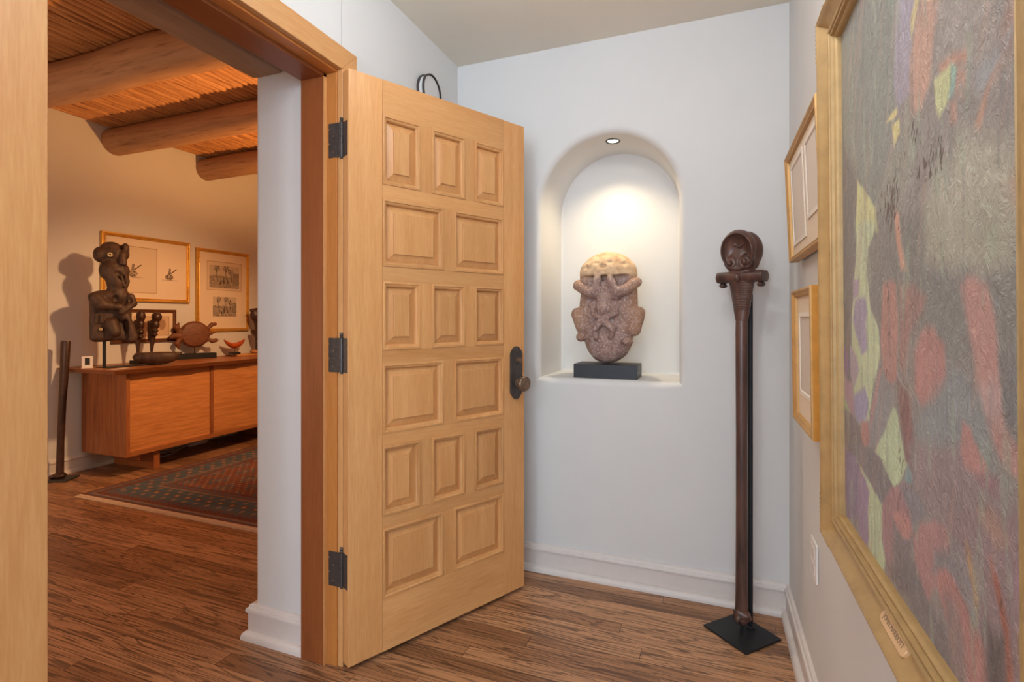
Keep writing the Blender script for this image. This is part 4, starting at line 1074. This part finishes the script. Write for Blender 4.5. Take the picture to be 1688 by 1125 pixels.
# tall openwork carving on its steel mount
T = empty('tall_carving', (-4.52, 2.742, TZ))
tag(T, 'tall weathered dark wooden carving of a crouched figure on a steel post', 'sculpture')
B().box(-.10, .07, -.06, .34, .0005, .005, .001, 1).build('mount_plate', M['black'], T)
mm = .001046
def q(x, y, d=0.): return ((x - 205) * mm, d, (878 - y) * mm + .197)
B().box(q(160, 0)[0] - .012, q(160, 0)[0] + .012, -.004, .004, .004, .30, .001, 1, Matrix.Rotation(rv, 4, 'Z')).build('mount_post', M['black'], T)
ops = [('+', bxs(q(200, 690, .02), (.135, .065, .185), .04), .01),
       ('+', ell(q(200, 520, 0), (.145, .075, .055)), .03),
       ('+', cap(q(235, 420, 0), q(240, 500, 0), .062, .07), .02),
       ('+', ell(q(220, 320, -.01), (.100, .075, .095)), .02), ('+', ell(q(245, 400, -.02), (.075, .065, .065)), .03),
       ('+', ell(q(215, 190, .01), (.105, .075, .080)), .02), ('+', ell(q(130, 200, .0), (.042, .055, .060)), .02),
       ('+', ell(q(200, 128, .01), (.060, .055, .034)), .02), ('+', ell(q(288, 145, .0), (.028, .05, .050)), .008),
       ('-', cap(q(262, 85, 0), q(262, 150, -.03), .012), .008), ('-', ell(q(195, 205, -.085), (.042, .030, .042)), .012),
       ('+', ell(q(195, 203, -.062), (.022, .018, .022)), .004),
       ('+', cap(q(275, 190, -.055), q(272, 262, -.065), .022, .030), .012), ('-', ell(q(262, 285, -.10), (.040, .035, .010)), .008),
       ('-', cap(q(240, 345, -.09), q(300, 395, -.075), .024), .008), ('+', cap(q(262, 360, -.085), q(285, 440, -.070), .010), .004), ('+', cap(q(290, 360, -.080), q(300, 430, -.068), .008), .004),
       # arms folded to the belly
       ('+', cap(q(110, 530, -.05), q(150, 585, -.075), .048, .042), .015), ('+', cap(q(150, 585, -.075), q(255, 600, -.085), .038, .026), .01),
       ('+', cap(q(322, 520, -.045), q(335, 570, -.06), .030), .015), ('+', cap(q(335, 570, -.06), q(268, 640, -.085), .028, .024), .01),
       ('-', ell(q(228, 540, -.10), (.028, .05, .040)), .01), ('-', ell(q(318, 545, -.10), (.014, .04, .030)), .008),
       # legs
       ('+', cap(q(205, 730, -.055), q(225, 790, -.07), .048, .040), .012), ('+', cap(q(290, 670, -.06), q(340, 830, -.055), .034, .030), .012),
       ('-', ell(q(290, 760, -.09), (.022, .06, .070)), .01), ('-', ell(q(182, 660, -.09), (.030, .035, .030)), .012), ('-', bxs(q(128, 690, -.075), (.038, .03, .038), .01), .006),
       ('+', cap(q(112, 660, -.052), q(112, 720, -.052), .007), .003), ('+', cap(q(140, 660, -.052), q(140, 720, -.052), .007), .003),
       ('-', ell(q(235, 890, -.0), (.085, .15, .034)), .01), ('+', ell(q(140, 770, -.052), (.016, .008, .016)), .003),
       ('+', ell(q(330, 850, -.04), (.034, .045, .030)), .012)]
me = sdf_mesh('carving', ops, (-.20, -.13, .16), (.20, .12, 1.05), .006, [(.0022, 70, 4), (.0015, 160, 5)])
for vtx in me.vertices: vtx.co = Matrix.Rotation(rv, 3, 'Z') @ vtx.co
link('carving', me, M['darkwood'], T, True)
Rv = Matrix.Rotation(rv, 4, 'Z')
for (x, y, d, r1) in ((195, 203, -.078, .017), (140, 770, -.060, .011)):
    c = q(x, y, d); b = B(); b.lathe([(.4 * r1, 0), (.45 * r1, .004), (r1, .003), (r1, -.004)], (0, 0, 0), 20, Rv @ Matrix.Translation(c) @ Matrix.Rotation(PI / 2, 4, 'X')); b.build('shell_eye', M['shell'], T)

def mount_block(b, x0, x1, y0, y1, h): b.box(x0, x1, y0, y1, .0005, h, .0015, 1)
# pair of small hooked figures
mf = .000483
for k, (yc, lab) in enumerate(((3.067, 'small dark carved figure with an egg-shaped head beside the tall carving'), (3.200, 'small dark carved figure with a ball head behind the wooden dish'))):
    r_ = empty('small_carving', (-4.70, yc, TZ)); tag(r_, lab, 'sculpture', 'small carved figures on the sideboard')
    b = B(); mount_block(b, -.04, .04, -.05, .055, .030); b.build('mount_block', M['black'], r_)
    B().tube([(0, 0, .028), (0, 0, .085)], .004, 8).build('mount_pin', M['black'], r_)
    cx = 315 if k == 0 else 575
    def q(x, y, d=0.): return ((x - cx) * mf, d, (1000 - y) * mf + .072)
    if k == 0:
        ops = [('+', ell(q(352, 285, -.006), (.035, .036, .054)), .01), ('+', cap(q(300, 420, .01), q(310, 960, .0), .034, .010), .012), ('+', bxs(q(262, 560, .02), (.016, .018, .085), .006, 0, -.10), .006),
               ('+', ell(q(345, 440, -.006), (.030, .030, .05)), .012), ('+', ell(q(345, 575, -.016), (.030, .028, .026)), .008), ('+', ell(q(340, 660, -.014), (.026, .026, .022)), .008), ('-', ell(q(350, 618, -.045), (.03, .02, .006)), .005)]
    else:
        ops = [('+', ell(q(625, 300, -.006), (.041, .040, .045)), .008), ('+', cap(q(575, 420, .01), q(545, 930, .0), .036, .012), .012), ('+', bxs(q(510, 560, .02), (.014, .018, .09), .006, 0, -.02), .006),
               ('+', ell(q(600, 440, -.006), (.034, .030, .045)), .012), ('+', ell(q(590, 555, -.016), (.030, .028, .020)), .006), ('+', ell(q(585, 625, -.014), (.026, .026, .020)), .006), ('-', ell(q(590, 592, -.045), (.03, .02, .006)), .005)]
    me = sdf_mesh('carving', ops, (-.08, -.06, .07), (.08, .06, .50), .0042, [(.0008, 120, 9 + k)])
    for vtx in me.vertices: vtx.co = Matrix.Rotation(rv, 3, 'Z') @ vtx.co
    link('carving', me, M['darkwood2'], r_, True)

# dark dish
r_ = empty('wooden_dish', (-4.385, 3.02, TZ), math.radians(44)); tag(r_, 'dark boat-shaped wooden dish near the front of the sideboard', 'dish')
ops = [('+', ell((0, 0, .062), (.155, .085, .060)), .01), ('+', cap((.12, 0, .075), (.172, 0, .088), .022, .010), .02), ('+', ell((-.125, 0, .055), (.045, .060, .042)), .015), ('-', bxs((0, 0, .135), (.3, .2, .045), .01), .008),
       ('-', ell((0.01, 0, .098), (.115, .060, .030)), .006), ('+', ell((-.155, -.02, .060), (.018, .016, .016)), .006), ('+', ell((-.155, .02, .058), (.016, .016, .018)), .006), ('-', ell((-.150, 0, .050), (.02, .012, .012)), .006), ('-', bxs((0, 0, -.02), (.3, .2, .0225), .002), .002)]
me = sdf_mesh('dish', ops, (-.20, -.12, -.01), (.22, .12, .13), .0045, [(.0012, 110, 12)])
for vtx in me.vertices: vtx.co.z *= 1.22
link('dish', me, M['darkwood'], r_, True)

# turtle
r_ = empty('turtle_carving', (-4.775, 3.655, TZ), PI / 2 - .30); tag(r_, 'flat brown wooden turtle on a thin rod and long black block', 'sculpture')
b = B(); mount_block(b, -.185, .185, -.05, .05, .052); b.build('mount_block', M['black'], r_)
B().tube([(0, 0, .05), (0, 0, .15)], .0045, 8).build('mount_rod', M['black'], r_)
tm = .00083
def q(x, y, d=0.): return ((x - 398) * tm * .78, d, (770 - y) * tm * .8 + .108)
ops = [('+', ell(q(398, 572, 0), (.140, .030, .130)), .004), ('+', ell(q(398, 572, -.02), (.127, .018, .118)), .004),
       ('+', cap(q(190, 530, 0), q(155, 470, 0), .020, .024), .012), ('+', cap(q(155, 470, 0), q(182, 405, 0), .024, .008), .01),
       ('+', cap(q(190, 640, 0), q(160, 700, 0), .020, .024), .012), ('+', cap(q(160, 700, 0), q(182, 770, 0), .024, .010), .01),
       ('+', cap(q(180, 590, 0), q(120, 588, 0), .026, .028), .012), ('+', ell(q(90, 605, 0), (.028, .024, .018)), .01),
       ('+', cap(q(595, 480, 0), q(640, 430, 0), .018, .019), .01), ('+', cap(q(640, 430, 0), q(695, 420, 0), .019, .016), .01),
       ('+', cap(q(600, 655, 0), q(650, 680, 0), .018, .02), .01), ('+', cap(q(650, 680, 0), q(705, 668, 0), .022, .020), .01),
       ('+', cap(q(610, 560, 0), q(710, 545, 0), .022, .004), .01)]
link('turtle', sdf_mesh('turtle', ops, (-.30, -.06, .07), (.30, .05, .46), .0048, [(.0008, 100, 15)]), M['turtle'], r_, True)

# red boat bowl, board, pebble, last figure
r_ = empty('serving_board', (-4.70, 4.28, TZ), PI / 2); tag(r_, 'thin yellow wooden board with a dark carved tip at the back of the sideboard', 'board')
B().box(-.26, .36, -.085, .085, .0005, .016, .005, 2).build('board', M['yellow'], r_)
ops = [('+', cap((-.27, 0, .014), (-.34, -.01, .013), .013, .006), .01), ('+', ell((-.27, -.03, .014), (.05, .03, .012)), .01)]
link('board_tip', sdf_mesh('board_tip', ops, (-.38, -.08, -.005), (-.20, .05, .05), .004), M['darkwood2'], r_, True)
r_ = empty('boat_bowl', (-4.74, 4.085, TZ + .016), PI / 2 - .25); tag(r_, 'small red-brown boat-shaped bowl on a thin rod and black block', 'bowl')
b = B(); mount_block(b, -.05, .05, -.03, .03, .022); b.build('mount_block', M['black'], r_)
B().tube([(0, 0, .02), (0, 0, .09)], .003, 8).build('mount_rod', M['black'], r_)
b = B(); n = 28; O_ = []; I_ = []
for k in range(n + 1):
    u = -1 + 2 * k / n; xx = .112 * u; top = .118 + .042 * u * u; dep = .055 * (1 - u * u) ** .7 + .002; wd = .052 * (1 - u * u) ** .75 + .001
    O_.append([b.bm.verts.new((xx, wd * math.cos(PI + PI * j / 12), top + dep * math.sin(PI + PI * j / 12))) for j in range(13)])
    I_.append([b.bm.verts.new((xx * .97, .86 * wd * math.cos(PI + PI * j / 12), top + .84 * dep * math.sin(PI + PI * j / 12))) for j in range(13)])
for G in (O_, I_):
    for p, q2 in zip(G, G[1:]):
        for j in range(12): b.bm.faces.new((p[j], p[j + 1], q2[j + 1], q2[j]))
for k in range(n):
    for j in (0, 12): b.bm.faces.new((O_[k][j], O_[k + 1][j], I_[k + 1][j], I_[k][j]))
b.build('bowl', M['boat'], r_, True)
r_ = link('pebble', sdf_mesh('pebble', [('+', ell((0, 0, .021), (.05, .034, .023)), .01)], (-.06, -.05, -.01), (.06, .05, .06), .005), M['pebble'], None, True)
r_.location = (-4.65, 4.255, TZ + .0175); tag(r_, 'rounded tan stone on the yellow board', 'stone')
r_ = empty('standing_carving', (-4.72, 4.395, TZ + .016)); tag(r_, 'dark standing carved figure half hidden by the white doorway pillar', 'sculpture')
b = B(); mount_block(b, -.04, .04, -.075, .075, .030); b.build('mount_block', M['black'], r_)
ops = [('+', cap((0, 0, .03), (0, 0, .30), .045, .05), .02), ('+', cap((0, 0, .28), (0, -.01, .36), .04, .06), .02), ('+', ell((0, -.03, .42), (.06, .085, .08)), .015), ('+', ell((0, -.09, .47), (.03, .04, .022)), .012), ('+', cap((-.05, -.05, .24), (.02, -.06, .18), .02), .01), ('-', bxs((0, 0, -.0), (.2, .2, .0305), .002), .001)]
me = sdf_mesh('carving', ops, (-.12, -.16, .0), (.12, .12, .54), .006, [(.001, 80, 19)])
link('carving', me, M['darkwood2'], r_, True)

# small white card, slip of paper
r_ = empty('display_card', (-4.64, 2.635, TZ), math.radians(50)); tag(r_, 'small white stand-up device with a dark window on the sideboard corner', 'card')
B().box(-.035, .035, -.007, .007, .0005, .094, .003, 2).build('body', M['white'], r_)
B().box(-.014, .017, -.009, -.006, .026, .082, .001, 1).build('dark_window', M['slot'], r_)
B().box(-.036, .036, -.022, .012, .0006, .004, .001, 1).build('foot', M['white'], r_)
r_ = B().box(-.022, .022, -.075, .075, 0, .0012).build('paper_slip', M['white'])
r_.location = (-4.335, 2.690, TZ + .0006); r_.rotation_euler.z = .38; tag(r_, 'white slip of paper at the front edge of the sideboard top', 'paper')

# power strip and cable on the floor
r_ = B().box(-.025, .025, -.10, .10, .0005, .036, .006, 2).build('power_strip', M['white']); r_.location = (-4.80, 3.70, 0)
tag(r_, 'white power strip on the floor under the sideboard', 'power strip')
def smooth_pts(P, n=10):
    P = [Vector(p) for p in P]; out = []
    for i in range(len(P) - 1):
        a, b_, c, d = P[max(i - 1, 0)], P[i], P[i + 1], P[min(i + 2, len(P) - 1)]
        for k in range(n):
            t = k / n; out.append(.5 * ((2 * b_) + (c - a) * t + (2 * a - 5 * b_ + 4 * c - d) * t * t + (3 * b_ - a - 3 * c + d) * t ** 3))
    return out + [P[-1]]
b = B(); b.tube(smooth_pts([(-4.81, 3.60, .012), (-4.80, 3.55, .006), (-4.76, 3.48, .005), (-4.68, 3.36, .005), (-4.66, 3.27, .005), (-4.72, 3.25, .005), (-4.79, 3.31, .005), (-4.74, 3.40, .010), (-4.79, 3.50, .005), (-4.85, 3.40, .005)]), .0042, 8)
tag(b.build('cable', M['white'], None, True), 'white cable looped on the floor under the sideboard', 'cable')

# dark club leaning in the corner by the doorway
r_ = empty('floor_club', (-4.745, 2.515, 0)); tag(r_, 'plain dark wooden club standing on a grey floor plate by the sideboard end', 'club')
B().box(-.065, .085, -.085, .075, .0005, .014, .003, 1, Matrix.Rotation(.5, 4, 'Z')).build('floor_plate', M['dull'], r_)
dv = Vector((.52, .854, 0)) ; dl = lambda s, z: (dv.x * s, dv.y * s, z)
b = B(); b.tube([dl(-.012, .03), dl(-.010, .06), dl(-.005, .3), dl(.005, .6), dl(.018, .88), dl(.024, 1.07), dl(.025, 1.085)], [.036, .030, .0275, .029, .034, .038, .034], 20, True, .8)
b.build('shaft', M['darkwood2'], r_, False, math.radians(50))
ops = [('+', ell(dl(-.012, .035), (.050, .042, .024)), .01), ('+', ell(dl(-.055, .03), (.022, .022, .016)), .01)]
link('foot', sdf_mesh('foot', ops, (-.10, -.11, .008), (.06, .06, .09), .005), M['darkwood2'], r_, True)

# rug
RW = (-4.20, -1.95, 2.325, 5.40)
r_ = empty('area_rug', (0, 0, 0)); tag(r_, 'flat red and blue-grey patterned rug lying before the sideboard', 'rug')
B().box(RW[0], RW[1], RW[2], RW[3], .0006, .008, .002, 1).build('rug_body', M['fringe'], r_)
def rugfn(X, Y):
    dx = np.minimum(X - RW[0], RW[1] - X); dy = np.minimum(Y - RW[2], RW[3] - Y); d = np.minimum(dx, dy)
    s = np.where(dx < dy, Y, X)
    red = np.array((112, 66, 56.)); blue = np.array((72, 86, 98.)); gold_ = np.array((164, 126, 92.)); dkr = np.array((88, 54, 50.)); tan = np.array((138, 108, 92.))
    col = np.zeros(X.shape + (3,)); col[:] = red
    def put(m, c):
        col[:] = np.where(m[..., None], c, col)
    put((d > .035) & (d < .05), blue); put((d > .05) & (d < .062), tan)
    put((d > .062) & (d < .115) & (np.sin(s * 150) * np.sin(d * 240) > .1), dkr)
    put((d > .115) & (d < .13), blue)
    put((d > .14) & (d < .33), blue)
    w = np.abs(((s / .105) % 1) - .5); e = (w / .30) ** 2 + ((d - .235) / .034) ** 2
    put((e < .55), red); put(e < .20, gold_)
    w2 = np.abs(((s / .105 + .5) % 1) - .5); e2 = (w2 / .16) ** 2 + ((np.abs(d - .235) - .062) / .022) ** 2
    put((e2 < .8) & (d > .14) & (d < .33), tan)
    put((d > .33) & (d < .345), tan); put((d > .345) & (d < .40) & (np.sin(s * 120 + 1) * np.sin(d * 200) > 0), blue)
    put((d > .40) & (d < .415), dkr)
    f = d > .415
    u = ((X * 5.2) % 1) - .5; v = ((Y * 4.1 + .5 * np.floor(X * 5.2)) % 1) - .5
    g = np.abs(u) + np.abs(v)
    put(f & (g < .42), blue); put(f & (g < .30), red); put(f & (g < .18), blue); put(f & (g < .09), tan)
    put(f & (np.sin(X * 95) * np.sin(Y * 88) > .72), gold_)
    n = npnoise(X, Y, (120, 120), 88, 3); n2 = npnoise(X, Y, (3, 26), 90, 3)
    m = np.clip(.22 + .5 * n, 0, .55)[..., None]
    c2 = col * (1 - m) + np.array((102, 90, 86.)) * m
    return c2 * (1 + .10 * n2)[..., None]
pigment_grid('pile', RW[0], RW[1], RW[2] + .018, RW[3] - .018, 420, 560, rugfn, M['rug'], r_, .0086, True)
b = B(); 
for (ya, yb) in ((RW[2] - .022, RW[2] + .001), (RW[3] - .001, RW[3] + .022)):
    x = RW[0] + .002
    while x < RW[1] - .01:
        b.box(x, x + .007, ya - random.uniform(0, .006), yb, .0008, .0045); x += .0085
b.build('fringe', M['fringe'], r_)['kind'] = 'stuff'

# ------------------------------------------------------------------ light
def light(name, typ, loc, energy, color, **kw):
    l = bpy.data.lights.new(name, typ); l.energy = energy; l.color = color
    for k, v in kw.items(): setattr(l, k, v)
    o = bpy.data.objects.new(name, l); COL.objects.link(o); o.location = loc
    return o
def aim(o, to):
    o.rotation_euler = (Vector(to) - o.location).to_track_quat('-Z', 'Y').to_euler()
w = light('window_daylight', 'AREA', (0.7, -3.49, 1.43), 130, (0.64, 0.81, 1.0), shape='RECTANGLE', size=3.1, size_y=1.8); w.rotation_euler = (PI / 2, 0, 0)
for (x, y, z, e) in ((-0.14, 0.86, 2.40, 15), (-0.72, 1.42, 2.36, 3.0), (-0.75, -0.9, 2.15, 25), (1.3, -2.0, 2.15, 25)):
    light('unseen_hall_light', 'POINT', (x, y, z), e, (.93, .97, 1.0), shadow_soft_size=.09)  # unseen point lights without fixtures, some added to brighten upper walls and ceiling
n_ = light('niche_spot', 'SPOT', (-0.462, 2.578, 2.138), 19, (1.0, .81, .52), spot_size=math.radians(124), spot_blend=.85, shadow_soft_size=.022)
aim(n_, (-0.462, 2.60, 0.9))
a_ = light('accent_spot', 'SPOT', (-2.35, 2.98, 2.36), 185, (1.0, .56, .25), spot_size=math.radians(74), spot_blend=.8, shadow_soft_size=.06)
aim(a_, (-4.5, 3.25, .75))
u_ = light('floor_uplight', 'SPOT', (-2.45, 3.72, 1.62), 170, (1.0, .46, .14), spot_size=math.radians(158), spot_blend=.45, shadow_soft_size=.05)
aim(u_, (-2.55, 3.70, 3.0))
light('living_fill', 'POINT', (-3.9, 0.4, 1.15), 44, (1.0, .68, .44), shadow_soft_size=.25)
wd = bpy.data.worlds.new('world'); scene.world = wd; wd.use_nodes = True
wd.node_tree.nodes['Background'].inputs[0].default_value = (.8, .9, 1, 1); wd.node_tree.nodes['Background'].inputs[1].default_value = .6

# ------------------------------------------------------------------ camera
cam = bpy.data.cameras.new('camera'); co = bpy.data.objects.new('camera', cam); COL.objects.link(co)
co.location = (0, 0, 1.257); co.rotation_euler = (PI / 2, 0, math.radians(21.1))
cam.sensor_width = 36; cam.lens = 36 * 855 / 1688; cam.shift_y = -36.5 / 1688; cam.clip_start = .02
scene.camera = co
vs = scene.view_settings
vs.view_transform = 'Standard'; vs.look = 'None'; vs.exposure = 0.10; vs.gamma = 1.0; vs.use_curve_mapping = False
scene.cycles.use_denoising = True
scene.cycles.max_bounces = 8; scene.cycles.diffuse_bounces = 5; scene.cycles.sample_clamp_indirect = 6
